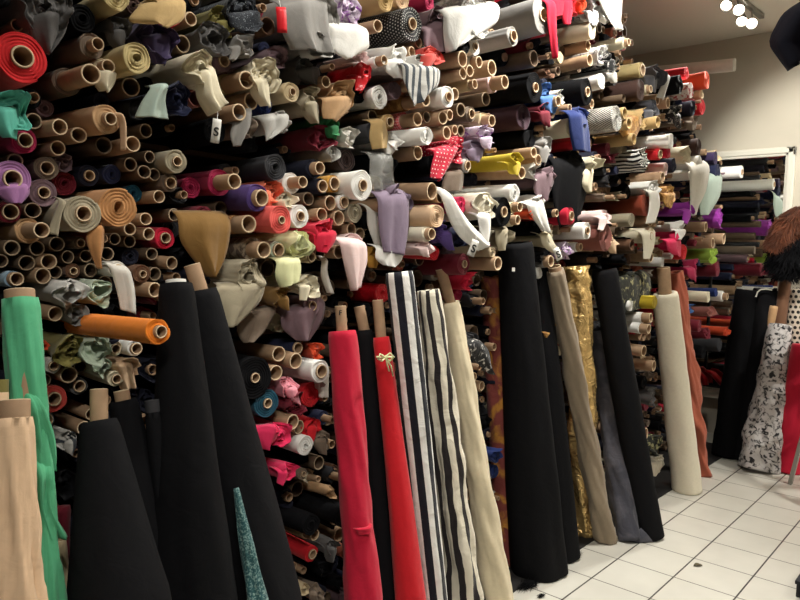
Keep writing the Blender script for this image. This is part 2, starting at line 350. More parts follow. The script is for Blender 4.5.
# ------------------------------------------------------------------ rolls on the rack: pixel of the wound end, radius, kind, colour, depth of the end
# kinds: t bare tube, f roll wound flush round its tube, p roll whose tube sticks out, c roll without a tube, s loosely crumpled roll
ROLLS = '''
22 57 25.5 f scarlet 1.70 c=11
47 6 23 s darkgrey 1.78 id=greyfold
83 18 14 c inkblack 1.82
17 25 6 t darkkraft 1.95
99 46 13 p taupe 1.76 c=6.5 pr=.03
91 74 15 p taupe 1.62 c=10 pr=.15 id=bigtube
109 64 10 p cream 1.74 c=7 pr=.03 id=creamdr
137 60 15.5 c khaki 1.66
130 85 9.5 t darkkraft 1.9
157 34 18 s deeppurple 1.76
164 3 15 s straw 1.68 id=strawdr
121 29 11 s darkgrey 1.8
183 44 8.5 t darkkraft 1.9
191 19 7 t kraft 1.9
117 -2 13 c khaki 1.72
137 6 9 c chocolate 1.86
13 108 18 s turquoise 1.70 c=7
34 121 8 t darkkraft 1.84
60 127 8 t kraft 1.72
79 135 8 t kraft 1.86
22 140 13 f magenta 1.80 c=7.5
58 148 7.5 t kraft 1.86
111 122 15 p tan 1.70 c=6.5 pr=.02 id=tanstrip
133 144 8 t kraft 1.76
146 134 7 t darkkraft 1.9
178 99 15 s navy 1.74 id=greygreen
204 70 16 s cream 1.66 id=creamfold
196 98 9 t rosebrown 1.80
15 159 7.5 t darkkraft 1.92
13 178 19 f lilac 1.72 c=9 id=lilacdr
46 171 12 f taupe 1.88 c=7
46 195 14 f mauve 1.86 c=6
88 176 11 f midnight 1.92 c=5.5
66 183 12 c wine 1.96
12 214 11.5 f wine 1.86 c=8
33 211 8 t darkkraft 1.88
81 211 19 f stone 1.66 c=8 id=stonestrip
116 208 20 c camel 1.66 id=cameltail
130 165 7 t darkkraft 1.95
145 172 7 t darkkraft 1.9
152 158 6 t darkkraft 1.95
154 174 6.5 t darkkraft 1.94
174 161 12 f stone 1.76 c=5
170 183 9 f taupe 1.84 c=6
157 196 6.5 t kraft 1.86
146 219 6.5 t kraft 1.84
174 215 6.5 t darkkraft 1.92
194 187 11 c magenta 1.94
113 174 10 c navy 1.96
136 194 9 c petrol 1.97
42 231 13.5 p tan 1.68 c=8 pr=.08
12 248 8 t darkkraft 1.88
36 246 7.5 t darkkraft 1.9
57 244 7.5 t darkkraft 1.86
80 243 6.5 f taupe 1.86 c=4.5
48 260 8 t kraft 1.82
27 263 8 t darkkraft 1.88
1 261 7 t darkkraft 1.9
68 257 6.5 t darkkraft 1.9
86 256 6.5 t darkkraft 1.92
73 271 7.5 f brown 1.86 c=4
92 270 7 t darkkraft 1.92
17 279 8.5 p paleblue 1.78 c=7 pr=.02
43 276 8 t kraft 1.80
56 275 6.5 t darkkraft 1.88
74 297 14.5 s palegrey 1.66 c=8
102 292 13 s mint 1.68 c=8
79 313 10 s grey 1.72 c=5
115 239 6 t darkkraft 1.94
129 239 6.5 t darkkraft 1.95
130 226 6.5 t kraft 1.88
149 234 6.5 t kraft 1.86
165 238 11 f crimson 1.9 c=5.5
107 257 7 t darkkraft 1.9
152 254 6.5 t darkkraft 1.92
172 263 6.5 t kraft 1.82
131 257 9 c midnight 1.9
117 268 8.5 p offwhite 1.72 c=5 pr=.0 id=whitehang
142 273 9.5 f brown 1.82 c=4
155 274 7 t darkkraft 1.9
155 290 7.5 t kraft 1.74
105 280 7.5 t darkkraft 1.9
125 225 5 t darkkraft 1.98
58 312 7.5 t kraft 1.76
110 333 11 c midnight 1.72
161 334 13.5 p orange 1.45 c=6.5 pr=.012 L=.6
74 352 14 s olive 1.70 c=5
95 351 14 s mint 1.66 c=7
55 363 8 f offwhite 1.78 c=5
69 375 8.5 t kraft 1.80
81 367 6.5 t darkkraft 1.88
104 368 10 s mint 1.74 c=4
115 352 8 f cream 1.78 c=5
137 352 8 p white 1.74 c=6 pr=.01
116 379 8 f cream 1.76 c=5
128 368 9 s peach 1.80 id=peachhang
45 381 6.5 t darkkraft 1.86
79 386 9 f darkgrey 1.84 c=6
53 400 14 f coralred 1.80 c=7
46 418 9 f paleblue 1.84 c=7
69 441 10 s stripe_grey 1.74 c=4
43 345 5 s vermilion 1.80
92 414 6.5 t kraft 1.9
84 428 7 t kraft 1.86
62 330 6 c inkblack 1.9
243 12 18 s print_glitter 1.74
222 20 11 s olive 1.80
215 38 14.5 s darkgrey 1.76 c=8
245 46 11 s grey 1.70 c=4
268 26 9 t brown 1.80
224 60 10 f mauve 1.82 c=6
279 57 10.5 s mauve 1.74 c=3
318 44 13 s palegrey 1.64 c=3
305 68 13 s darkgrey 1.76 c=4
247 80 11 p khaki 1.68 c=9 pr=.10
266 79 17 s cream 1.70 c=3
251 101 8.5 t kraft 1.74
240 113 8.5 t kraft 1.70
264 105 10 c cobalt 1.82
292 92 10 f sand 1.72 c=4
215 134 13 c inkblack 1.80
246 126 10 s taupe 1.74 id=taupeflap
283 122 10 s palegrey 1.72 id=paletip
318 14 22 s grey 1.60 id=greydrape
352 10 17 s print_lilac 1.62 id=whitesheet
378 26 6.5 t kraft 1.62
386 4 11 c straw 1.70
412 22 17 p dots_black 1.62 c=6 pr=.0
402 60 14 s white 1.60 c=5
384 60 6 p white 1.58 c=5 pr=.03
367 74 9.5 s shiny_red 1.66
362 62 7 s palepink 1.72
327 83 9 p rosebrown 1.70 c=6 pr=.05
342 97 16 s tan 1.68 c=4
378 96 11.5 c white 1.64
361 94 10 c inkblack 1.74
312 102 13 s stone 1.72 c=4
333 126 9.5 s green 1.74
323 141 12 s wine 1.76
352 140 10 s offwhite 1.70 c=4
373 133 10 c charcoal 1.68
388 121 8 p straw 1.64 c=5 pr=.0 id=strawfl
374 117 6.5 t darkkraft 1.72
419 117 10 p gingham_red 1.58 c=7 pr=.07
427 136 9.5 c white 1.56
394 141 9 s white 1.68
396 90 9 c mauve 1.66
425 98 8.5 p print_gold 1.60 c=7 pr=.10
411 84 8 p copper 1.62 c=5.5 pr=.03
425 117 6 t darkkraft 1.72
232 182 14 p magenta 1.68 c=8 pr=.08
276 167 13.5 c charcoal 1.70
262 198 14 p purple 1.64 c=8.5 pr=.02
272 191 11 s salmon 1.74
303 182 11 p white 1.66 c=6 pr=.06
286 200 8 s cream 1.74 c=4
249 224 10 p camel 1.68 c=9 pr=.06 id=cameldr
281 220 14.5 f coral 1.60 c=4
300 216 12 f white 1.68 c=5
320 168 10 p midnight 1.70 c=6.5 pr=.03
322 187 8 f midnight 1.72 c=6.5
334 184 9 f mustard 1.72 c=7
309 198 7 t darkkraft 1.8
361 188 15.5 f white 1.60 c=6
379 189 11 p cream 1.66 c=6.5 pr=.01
386 207 7.5 t kraft 1.58
345 200 8 f white 1.70 c=6
331 203 7.5 t kraft 1.72
322 215 7 t kraft 1.72
339 218 7.5 t kraft 1.70
355 214 10 c stone 1.68
368 222 9 c inkblack 1.74 id=palefall
398 196 12 s lavender 1.58 id=lavenderdr
386 166 11 s black 1.70 id=clearfilm
347 163 12 c corduroy 1.78
331 152 8 s palegrey 1.74
264 250 13 p print_brown 1.66 c=8.5 pr=.06
278 250 9 f mint 1.72 c=7
303 245 13.5 s limecream 1.64 c=6 id=limedr
250 276 17 s stone 1.62 c=6 id=stonedr
283 298 10 s ochre 1.70
309 286 10 s cream 1.68 c=4
326 233 13.5 s crimson 1.64 c=5
350 232 7 t kraft 1.74
361 231 6.5 t kraft 1.78
341 251 7 t kraft 1.72
311 257 6.5 f sand 1.72 c=5
320 254 7 t darkkraft 1.82
354 240 9 s palepink 1.66 id=pinkhang
376 256 8.5 s mustard 1.74
327 262 7 c inkblack 1.82 id=ribbon
383 293 10 c shiny_red 1.80
312 306 11 p mauve 1.74 c=5 pr=.0 id=mauvefl
279 354 8 t kraft 1.76
297 348 8 f navy 1.80 c=6
296 361 8 t kraft 1.72
276 373 8 t kraft 1.74
321 371 12 f white 1.68 c=7
255 378 22 f inkblack 1.72 c=5
267 403 15 f petrol 1.76 c=5
291 388 9.5 s pink 1.74
297 404 11 s wine 1.74 c=4
313 392 13 c red 1.86
293 422 8 t kraft 1.74
299 427 7 t kraft 1.8
312 427 9.5 s red 1.78 c=5
281 437 11 s hotpink 1.72 id=pinkflap
306 446 10 c white 1.72
325 440 9.5 s taupe 1.76 c=4
288 472 8.5 s hotpink 1.70 c=4
303 474 6 f taupe 1.8 c=3
319 463 7 t darkkraft 1.86
317 352 8 s vermilion 1.80
324 384 9 s offwhite 1.80 id=whitefl
312 523 11 c black 1.66
342 517 9 c inkblack 1.66
315 535 7.5 p sand 1.72 c=6 pr=.04
312 554 8.5 f red 1.76 c=5
331 548 7.5 s darkgrey 1.76
305 590 6 s sand 1.76
319 594 8 s taupe 1.78
332 492 6 s tan 1.80
419 46 5.5 t kraft 1.66
413 53 5.5 t kraft 1.64
432 54 10 s coralred 1.62
463 58 8 t kraft 1.58
465 46 8.5 c inkblack 1.60
475 48 8.5 f white 1.64 c=4
479 61 7 p white 1.62 c=6 pr=.03
492 68 8 t kraft 1.58
470 71 6 t kraft 1.60
463 73 6 t kraft 1.60
478 14 22 s plastic 1.60 c=4 id=plasticdr
437 26 14 s mauve 1.72 id=mauvedr
403 3 9 c peach 1.72
430 2 8 c magenta 1.78
424 68 12 s palegrey 1.62 c=4 id=greywhite
543 15 18 f grey 1.56 c=7
513 36 10 f grey 1.62 c=6
574 6 9 s red 1.52 id=redribbons
580 6 7 s vermilion 1.50
597 10 11.5 s print_white 1.54
593 32 9 c cream 1.54
590 60 6 t kraft 1.54
588 44 5.5 t kraft 1.60
602 55 9 s print_white 1.56
602 83 8 c white 1.56
448 97 11 f white 1.58 c=5
455 94 6.5 t kraft 1.66
443 118 7 t kraft 1.62
450 115 5.5 t kraft 1.66
461 110 7 t darkkraft 1.70
471 114 8 f taupe 1.70 c=5
447 133 7 t kraft 1.62
455 130 5 t kraft 1.68
461 131 6 t darkkraft 1.72
492 121 9 p sand 1.60 c=6 pr=.04
486 137 9 s print_lilac 1.60
458 152 13 s dots_red 1.58 c=5 id=dotsdr
505 82 9.5 p palepink 1.56 c=7 pr=.06
475 84 6 p sand 1.64 c=5 pr=.02
486 99 7 t darkkraft 1.74
476 148 10 s lavender 1.66
535 88 15 f inkblack 1.60 c=5
549 96 10 s blue 1.62
557 99 6 p blue 1.56 c=5.5 pr=.04
587 92 13.5 f inkblack 1.56 c=5
546 111 8.5 s wine 1.62
592 104 4.5 t kraft 1.56
570 109 4.5 t kraft 1.62
582 116 9 s cobalt 1.54 id=cobaltdr
617 118 13 c stripe_herring 1.50
574 127 10 p cream 1.56 c=5 pr=.015
582 142 7 p red 1.54 c=5.5 pr=.03
548 146 9.5 s grey 1.62
530 140 10 c inkblack 1.70
524 116 13 c aubergine 1.70
418 153 7 t kraft 1.60
431 194 8.5 t kraft 1.56
440 197 6 t kraft 1.60
445 197 6 t kraft 1.64
437 215 12 c peach 1.56
467 166 7 f palegrey 1.58 c=5 id=taupefall
434 168 10 c inkblack 1.74
515 162 8.5 s yellow 1.58 c=3
487 206 15 s ivory 1.58 c=5 id=ivorystrip
462 205 9 c hotpink 1.70
515 190 9 c white 1.54
445 232 12 s purple 1.62
432 234 8 p ivory 1.54 c=6 pr=.02
429 248 7.5 s palepink 1.60 c=3
411 202 6.5 t lavender 1.66
522 173 6.5 t kraft 1.60
535 155 5.5 t kraft 1.60
538 163 5.5 t kraft 1.58
534 168 9 s palegrey 1.64
549 178 10 s mauve 1.62 id=mauvefall
575 170 16 s black 1.64 id=blackfall
504 211 15 f inkblack 1.58 c=5.5
520 207 6 p sand 1.60 c=5 pr=.03
518 220 7 p cream 1.58 c=5 pr=.03
541 203 8.5 s white 1.60 id=whitefall
533 214 5 s vermilion 1.60
571 216 9 f crimson 1.56 c=5
557 213 5 p black 1.60 c=4 pr=.02
594 165 8 s cream 1.58 id=creamtie
587 231 9 f white 1.54 c=4
606 238 14 c rosebrown 1.58
435 253 7.5 c red 1.70
464 264 11 f wine 1.66 c=4
463 237 9 s navy 1.64 id=navyfr
470 284 9 s crimson 1.82
458 293 7 c magenta 1.84
493 253 5.5 c beige 1.64
498 263 7 t kraft 1.60
507 240 9 s stone 1.62 id=stonefall
551 262 6.5 p grey 1.62 c=6 pr=.03
569 250 8 s print_lilac 1.62
581 247 5 p white 1.60 c=4 pr=.02
540 272 6 c white 1.72
544 292 7.5 c red 1.74
543 230 8 f inkblack 1.66 c=4
550 238 8 s cream 1.62 id=creamfall
608 10 11 s white 1.46 id=whitefront
629 42 6 p cream 1.40 c=4 pr=.02
613 60 8.5 s print_blackwhite 1.56
615 72 7 s palegrey 1.56
642 70 8 p khaki 1.54 c=6 pr=.0
658 76 10.5 s slate 1.58
680 84 9.5 c inkblack 1.56 id=whiteloop
691 90 8 c print_whitered 1.56
707 83 9 c vermilion 1.62
703 104 8 c red 1.66
735 65 6.5 c offwhite 1.58
687 73 6 c red 1.64
702 97 5 c sand 1.68
641 90 11 c chocolate 1.56
651 89 5 p cream 1.52 c=4 pr=.02
625 114 6 t straw 1.50
629 123 6 t straw 1.48
658 122 6 t straw 1.44
634 139 6 t straw 1.48
642 118 10 s straw 1.56 id=goldfall
655 110 8 s slate 1.58
657 101 5.5 t kraft 1.58
668 103 5.5 t kraft 1.58
676 114 8.5 s print_blackwhite 1.60
693 110 8 c midnight 1.64
693 121 7 s taupe 1.64
672 144 7.5 c white 1.40
668 150 6.5 c crimson 1.46
699 147 8.5 c chocolate 1.54
645 160 11 s stripe_zebra 1.50
661 153 6 p red 1.52 c=4.5 pr=.0
686 155 8.5 s cream 1.56
666 169 6.5 c palepink 1.54
674 165 7.5 c midnight 1.56
691 175 5.5 c offwhite 1.50
700 163 8 c white 1.50 id=longwhite
718 170 8 c navy 1.56 id=longmint
742 172 6.5 f white 1.46 c=3
716 160 6.5 c deeppurple 1.58
662 180 6 t kraft 1.48
669 193 8 s print_gold 1.50
654 191 8 s white 1.54 id=whitelong
647 202 11 c rust 1.60
692 210 7 s violet 1.52
650 218 6.5 t kraft 1.56
607 217 8 s palepink 1.58
632 220 7 c stone 1.62
678 240 9 s hotpink 1.56
682 230 6.5 s white 1.54
684 252 8 c red 1.62
706 227 5.5 t kraft 1.52
713 243 5.5 t kraft 1.54
724 239 5.5 t kraft 1.54
721 218 9 s violet 1.58
713 256 7.5 s lime 1.58
696 268 8 s magenta 1.62
718 269 8 c wine 1.64
651 236 8 p cream 1.54 c=4 pr=.0 id=creamlong
651 257 5.5 t kraft 1.58
663 262 5 c palegrey 1.60
632 245 6 t brown 1.66
613 240 7 s peach 1.60
636 284 12 s print_camo 1.66 id=camofall
717 293 4.5 c cobalt 1.62
727 296 5.5 p white 1.56 c=3.5 pr=.03
709 297 5.5 c cream 1.58
655 304 7 c yellow 1.60
651 318 6 p white 1.60 c=5 pr=.05
649 329 6 p white 1.60 c=5 pr=.05
631 309 5.5 c white 1.66
644 351 6 t kraft 1.64
654 366 5.5 t kraft 1.66
646 434 6 t kraft 1.62
655 445 10 s print_camo 1.66
652 400 9 s darkgrey 1.70
660 463 9 s silver 1.62
700 326 6.5 c wine 1.64
708 334 6 s wine 1.66
727 332 4.5 s vermilion 1.64
691 306 5 s blue 1.64
712 312 5 s rosebrown 1.64
720 345 7 c charcoal 1.66
704 352 7 c inkblack 1.66
468 341 10 s charcoal 1.74 id=lacefall
474 377 5 t kraft 1.74
482 386 5 t kraft 1.74
498 455 7 s cobalt 1.76
495 472 7 c cobalt 1.80
552 332 8 s print_gold 1.70
556 350 7.5 s beige 1.70
645 385 7 c inkblack 1.74
'''
FLAPS = {   # id: (depth, left edge, right edge, colour, waviness)
 'greyfold': [(1.77, [(28,10),(35,36),(47,53)], [(70,4),(68,30),(51,54)], 'darkgrey', .012)],
 'creamdr': [(1.72, [(100,68),(98,80),(105,90)], [(120,68),(117,82),(110,92)], 'cream', .008)],
 'strawdr': [(1.63, [(148,0),(133,18),(152,22)], [(189,-6),(187,17),(170,27)], 'straw', .006)],
 'tanstrip': [(1.69, [(119,112),(123,125),(124,150)], [(122,110),(127,124),(126.5,150)], 'peach', .003)],
 'greygreen': [(1.70, [(158,83),(147,100),(140,116)], [(174,80),(168,98),(171,119)], 'mintgrey', .008)],
 'creamfold': [(1.63, [(200,72),(202,95),(214,115)], [(216,60),(223,90),(230,102)], 'cream', .010)],
 'lilacdr': [(1.70, [(-4,185),(3,196),(12,203)], [(30,180),(32,193),(24,203)], 'lilac', .006)],
 'stonestrip': [(1.66, [(64,196),(58,212),(50,233)], [(70,200),(63,215),(61,237)], 'stone', .004)],
 'cameltail': [(1.66, [(95,222),(90,240),(100,268)], [(108,222),(107,245),(101.5,269)], 'camel', .005)],
 'whitehang': [(1.67, [(112,262),(118,285),(123,310)], [(132,264),(139,290),(140,315)], 'offwhite', .006)],
 'peachhang': [(1.76, [(112,362),(118,375),(125,390)], [(134,360),(137,375),(139,388)], 'peach', .008)],
 'taupeflap': [(1.70, [(238,120),(233,135),(236,146)], [(256,100),(255,125),(241,146)], 'grey', .008)],
 'paletip': [(1.69, [(262,115),(267,130),(268,141)], [(293,110),(292,125),(274,136)], 'palegrey', .010)],
 'greydrape': [(1.57, [(284,-4),(288,28),(298,48)], [(329,-8),(331,25),(337,54)], 'grey', .014)],
 'whitesheet': [(1.55, [(331,18),(334,35),(336,50),(349,58.5)], [(372,22),(373.5,38),(372,48),(352,57.5)], 'white', .005)],
 'strawfl': [(1.63, [(376,118),(374,135),(377,149)], [(389,116),(391,135),(389,148)], 'straw', .005)],
 'cameldr': [(1.66, [(184,210),(184,238),(200,262),(212,277)], [(236,211),(232,240),(226,262),(217,277)], 'ochre', .012)],
 'palefall': [(1.67, [(371,203),(371,225),(379,248)], [(386,204),(389,230),(383,251)], 'offwhite', .006)],
 'lavenderdr': [(1.55, [(382,190),(382,225),(386,252)], [(413,188),(414,225),(409,256)], 'lavender', .010), (1.57, [(381,244),(379,258),(386,265)], [(409,250),(405,262),(398,268)], 'white', .006)],
 'clearfilm': [(1.63, [(375,150),(374,175),(376,190)], [(397,150),(397,175),(400,190)], 'plastic', .012)],
 'limedr': [(1.61, [(282,258),(280,275),(285,288)], [(303,256),(304,270),(302,281)], 'limecream', .006)],
 'stonedr': [(1.60, [(226,284),(209,300),(221,328)], [(270,280),(264,302),(240,326)], 'stone', .012)],
 'pinkhang': [(1.59, [(343,237),(348,260),(356,291)], [(369,238),(370,262),(362,286)], 'palepink', .009)],
 'ribbon': [(1.71, [(327,256),(325,275),(331,293)], [(330.5,256),(329,272),(335,294)], 'offwhite', .004)],
 'mauvefl': [(1.73, [(285,312),(286,328),(300,341)], [(328,296),(327,318),(312,341)], 'mauve', .010), (1.72, [(240,316),(241,334),(246,343)], [(284,304),(271,328),(254,342)], 'taupe', .010)],
 'pinkflap': [(1.69, [(258,428),(256,438),(266,450)], [(285,426),(281,440),(270,450)], 'hotpink', .006)],
 'whitefl': [(1.79, [(321,366),(321,385),(322,398)], [(330,362),(331,384),(330,397)], 'offwhite', .005)],
 'plasticdr': [(1.57, [(448,6),(449,32),(452,52)], [(502,-2),(499,22),(466,42)], 'palegrey', .014)],
 'mauvedr': [(1.66, [(428,26),(427,42),(432,53)], [(451,14),(451,35),(449,51)], 'mauve', .012)],
 'greywhite': [(1.58, [(407,60),(406,80),(416,106)], [(445,64),(444,84),(426,99)], 'stripe_grey', .012)],
 'redribbons': [(1.49, [(550,-4),(551,22),(556,58)], [(558.5,-4),(559,26),(558,58)], 'crimson', .006), (1.49, [(565,-4),(565,14),(567,24)], [(575,-4),(575,12),(571,24.5)], 'crimson', .004), (1.51, [(551,-6),(552,6),(553,17)], [(577,-6),(576,5),(573,13)], 'crimson', .004)],
 'dotsdr': [(1.56, [(440,148),(434,165),(432,177)], [(467,140),(456,162),(444,181)], 'dots_red', .010)],
 'cobaltdr': [(1.52, [(572,109),(574,130),(578,150)], [(588,109),(592,132),(593,153)], 'cobalt', .006)],
 'taupefall': [(1.58, [(451,170),(445,184),(446,191)], [(468,166),(468,180),(466,191)], 'taupe', .006)],
 'ivorystrip': [(1.53, [(444,187),(450,213),(462,236),(481,251)], [(450,186),(463,207),(477,226),(494,243)], 'white', .004), (1.54, [(481,212),(484,230),(486,243)], [(494,210),(493.5,228),(490,244)], 'white', .004)],
 'mauvefall': [(1.60, [(539,172),(537,190),(544,201)], [(557,169),(559,181),(548,201)], 'mauve', .006)],
 'blackfall': [(1.60, [(558,156),(555,195),(562,230)], [(592,156),(591,190),(584,214)], 'black', .014)],
 'whitefall': [(1.58, [(530,202),(533,213),(545,231)], [(546,197),(550,215),(552,233)], 'white', .006)],
 'creamtie': [(1.57, [(588,170),(586,184),(590,192)], [(597,164),(595,180),(592.5,192)], 'cream', .004)],
 'stonefall': [(1.60, [(499,227),(499,240),(502,251)], [(512,224),(511,240),(506,250)], 'stone', .005)],
 'creamfall': [(1.61, [(543,232),(546,245),(556,253)], [(552,230),(557,243),(563,250)], 'cream', .004)],
 'whitefront': [(1.44, [(600,-8),(606,10),(618,29)], [(627,-10),(626,12),(624,31)], 'white', .008)],
 'whiteloop': [(1.54, [(668,75),(662,90),(659,97)], [(674,71),(669,88),(666,100)], 'palegrey', .004)],
 'goldfall': [(1.54, [(623,117),(622,130),(628,140)], [(646,113),(644,128),(637,140)], 'print_gold', .006)],
 'longwhite': [(1.47, [(692,161),(693,190),(693,216)], [(714,160),(709,190),(697,214)], 'offwhite', .008)],
 'longmint': [(1.54, [(706,176),(702,200),(703,215)], [(726,170),(723,195),(711,215)], 'mintgrey', .006)],
 'whitelong': [(1.52, [(652,189),(652,205),(648,224)], [(660,187),(663,205),(658,222)], 'offwhite', .004)],
 'creamlong': [(1.53, [(644,230),(646,245),(646,259)], [(659,226),(657,245),(651,259)], 'ivory', .004)],
 'camofall': [(1.64, [(617,280),(620,300),(622,314)], [(651,270),(653,290),(645,308)], 'print_camo', .008)],
 'lacefall': [(1.70, [(464,344),(472,356),(491,374)], [(481,338),(493,352),(496,375)], 'print_blackwhite', .006)],
}
class Roll: pass
def ymap(x, y, Y, k=None):      # the ends sit nearly flush, only a few rolls stick far out
    if x < 420:
        if y > 320 and Y <= 1.6: return Y
        return 1.80+(Y-(1.80 if y < 300 else 1.78))*(.28 if k == 't' and Y > 1.74 else .48)
    if y > 290: return Y
    return 1.665+(Y-1.62)*(.3 if k == 't' and Y > 1.54 else .5)
def parse():
    out = []
    for line in ROLLS.strip().split('\n'):
        w = line.split(); q = Roll(); q.px, q.py, q.rpx = float(w[0]), float(w[1]), float(w[2]); q.kind, q.col, q.Y = w[3], w[4], float(w[5])
        q.Y = ymap(q.px, q.py, q.Y, q.kind); o = dict(s.split('=') for s in w[6:]); q.c = float(o.get('c', 0)); q.pr = float(o.get('pr', 0)); q.L = float(o.get('L', 0)); q.id = o.get('id')
        q.p = at_y(q.px, q.py, q.Y); d = depth(q.p); q.R = q.rpx*d/FPX; q.rc = (q.c or (q.rpx*.28 if q.kind in 'cs' else 0))*d/FPX
        q.p0 = q.p.copy(); q.taper = 1.0
        out.append(q)
    return out
rolls = parse()
# settle: nudge overlapping rolls apart, then let their wound cloth give way
MAXS = 3.2
for it in range(80):
    for i, a in enumerate(rolls):
        for b_ in rolls[i+1:]:
            dx = a.p.x-b_.p.x; dz = a.p.z-b_.p.z; s = (a.R+b_.R)*.97
            if abs(dx) < s and abs(dz) < s:
                d = math.hypot(dx, dz)
                if d < s and d > 1e-5:
                    k = (s-d)*.2/d; a.p.x += dx*k; a.p.z += dz*k; b_.p.x -= dx*k; b_.p.z -= dz*k
    for a in rolls:
        for z in SHELVES:
            if a.p.z-a.R < z < a.p.z+a.R and a.R < .06:
                a.p.z += (z+a.R-a.p.z)*.1 if a.p.z > z-.009 else (z-.018-a.R-a.p.z)*.1
        m = MAXS*depth(a.p0)/FPX; v = a.p-a.p0
        if v.length > m: a.p = a.p0+v*(m/v.length)
for a in rolls:
    for b_ in rolls:
        if a is b_: continue
        d = math.hypot(a.p.x-b_.p.x, a.p.z-b_.p.z); s = a.R+b_.R
        if d < s:
            a.taper = min(a.taper, max(.5, (d*a.R/s)/a.R, (a.rc*1.12/a.R) if a.kind in 'fp' else 0))
KWORDS = {'t': 'bare {} cardboard tube', 'f': '{} fabric roll wound flush with its tube', 'p': '{} fabric roll with protruding cardboard tube', 'c': '{} fabric roll without a tube', 's': 'loosely rolled {} fabric'}
MW = {'gingham_red': 'red gingham', 'corduroy': 'dark brown corduroy', 'plastic': 'clear film wrapped', 'gold': 'metallic gold', 'silver': 'metallic silver', 'print_gold': 'gold patterned', 'print_glitter': 'dark glitter', 'print_lilac': 'lilac printed white', 'print_white': 'grey printed white', 'print_blackwhite': 'black and white patterned',
 'print_brown': 'brown mottled', 'print_whitered': 'red printed white', 'print_camo': 'dark camouflage', 'dots_black': 'white dotted black', 'dots_red': 'white dotted red', 'stripe_herring': 'black and white diagonal striped', 'stripe_zebra': 'zebra striped', 'stripe_grey': 'grey striped', 'shiny_red': 'shiny red'}
def cword(c): return MW.get(c) or WORD.get(c, c)
def roll_desc(q):
    if q.kind == 't': return 'bare kraft cardboard tube' if q.col == 'kraft' else ('dark bare cardboard tube' if q.col == 'darkkraft' else 'bare %s tube' % cword(q.col))
    s = KWORDS[q.kind].format(cword(q.col))
    if q.id and not q.auto: s = {'f': '{} fabric roll', 'p': '{} roll on a protruding tube', 'c': '{} coreless roll', 's': 'loose {} roll'}[q.kind].format(cword(q.col))+' with hanging end'
    return s
def ragged(q):
    rr = random.Random(int(q.px*31+q.py*17)); r = q.rpx; x, y = q.px, q.py
    if q.kind != 's' or q.id or r < 6.5 or rr.random() > .7: return
    w = rr.uniform(.45, .95); dx = rr.uniform(-.5, .5)*r; h = rr.uniform(1.3, 2.1)*r; q.id = 'end%d_%d' % (x, y); sk = rr.uniform(-.6, .6)*r
    FLAPS[q.id] = [(q.Y-.012, [(x+dx-w*r, y-.1*r), (x+dx-w*r*.9+sk*.3, y+h*.5), (x+dx-w*r*.4+sk, y+h*rr.uniform(.75, 1))], [(x+dx+w*r*.9, y-.3*r), (x+dx+w*r*.9+sk*.3, y+h*.4), (x+dx+w*r*.35+sk, y+h)], q.col, .10*r*depth(q.p)/FPX)]
    q.auto = True
for q in rolls: q.auto = False; ragged(q)
def build_roll(q):
    base = q.p.copy(); rnd = random.Random(int(q.px*977+q.py*131))
    L = q.L or min(2.9-q.Y, .62 if q.kind == 't' else .72)
    n = max(14, min(44, int(q.rpx*2.2)))
    rz, rx = rnd.uniform(-.05, .05), rnd.uniform(-.045, .035)
    if (q.px, q.py) == (735, 65): rx = .05
    if q.kind == 't':
        V, F, U = tube_vf(q.R, L, n, rnd.uniform(.13, .19), rnd.uniform(-.04, .04))
        mm, mi = tube_mats(q.col, n); o = mesh_obj('cardboard_tube', V, F, mm, None, U, True, mi); o.location = base; o.rotation_euler = (rx, 0, rz)
        q.o = o; q.name = 'tube'; return
    if q.kind in 'cs' and q.id not in FLAPS:
        V, F, U = roll_vf(q.R, q.rc, L, q.kind, n, q.taper, rnd)
        o = mesh_obj('fabric_roll', V, F, q.col, None, U); o.location = base; o.rotation_euler = (rx, 0, rz); q.o = o; q.name = 'roll'; return
    t = empty('fabric_roll', base); t.rotation_euler = (rx, 0, rz); q.o = t; q.name = 'roll'
    V, F, U = roll_vf(q.R, q.rc*(1.03 if q.c and q.kind in 'fp' else 1), L, q.kind, n, q.taper, rnd)
    if q.pr: V = [v+Vector((0, q.pr, 0)) for v in V]
    mesh_obj('wound_cloth', V, F, q.col, t, U)
    if q.kind in 'fp' and q.c:
        V, F, U = tube_vf(q.rc, min(L, .5), max(12, n-6), .17, 0)
        if not q.pr: V = [v+Vector((0, -.006, 0)) for v in V]
        mm, mi = tube_mats('kraft', max(12, n-6)); mesh_obj('cardboard_core', V, F, mm, t, U, True, mi)
    if q.id in FLAPS:
        inv = Matrix.LocRotScale(base, t.rotation_euler, None).inverted()
        for (Y, l, r, c, amp) in FLAPS[q.id]:
            f = flap('loose_end', None, Y if q.auto else ymap(q.px, q.py, Y), l, r, c, amp)
            me = f.data; me.transform(inv); f.parent = t
for q in rolls: build_roll(q)

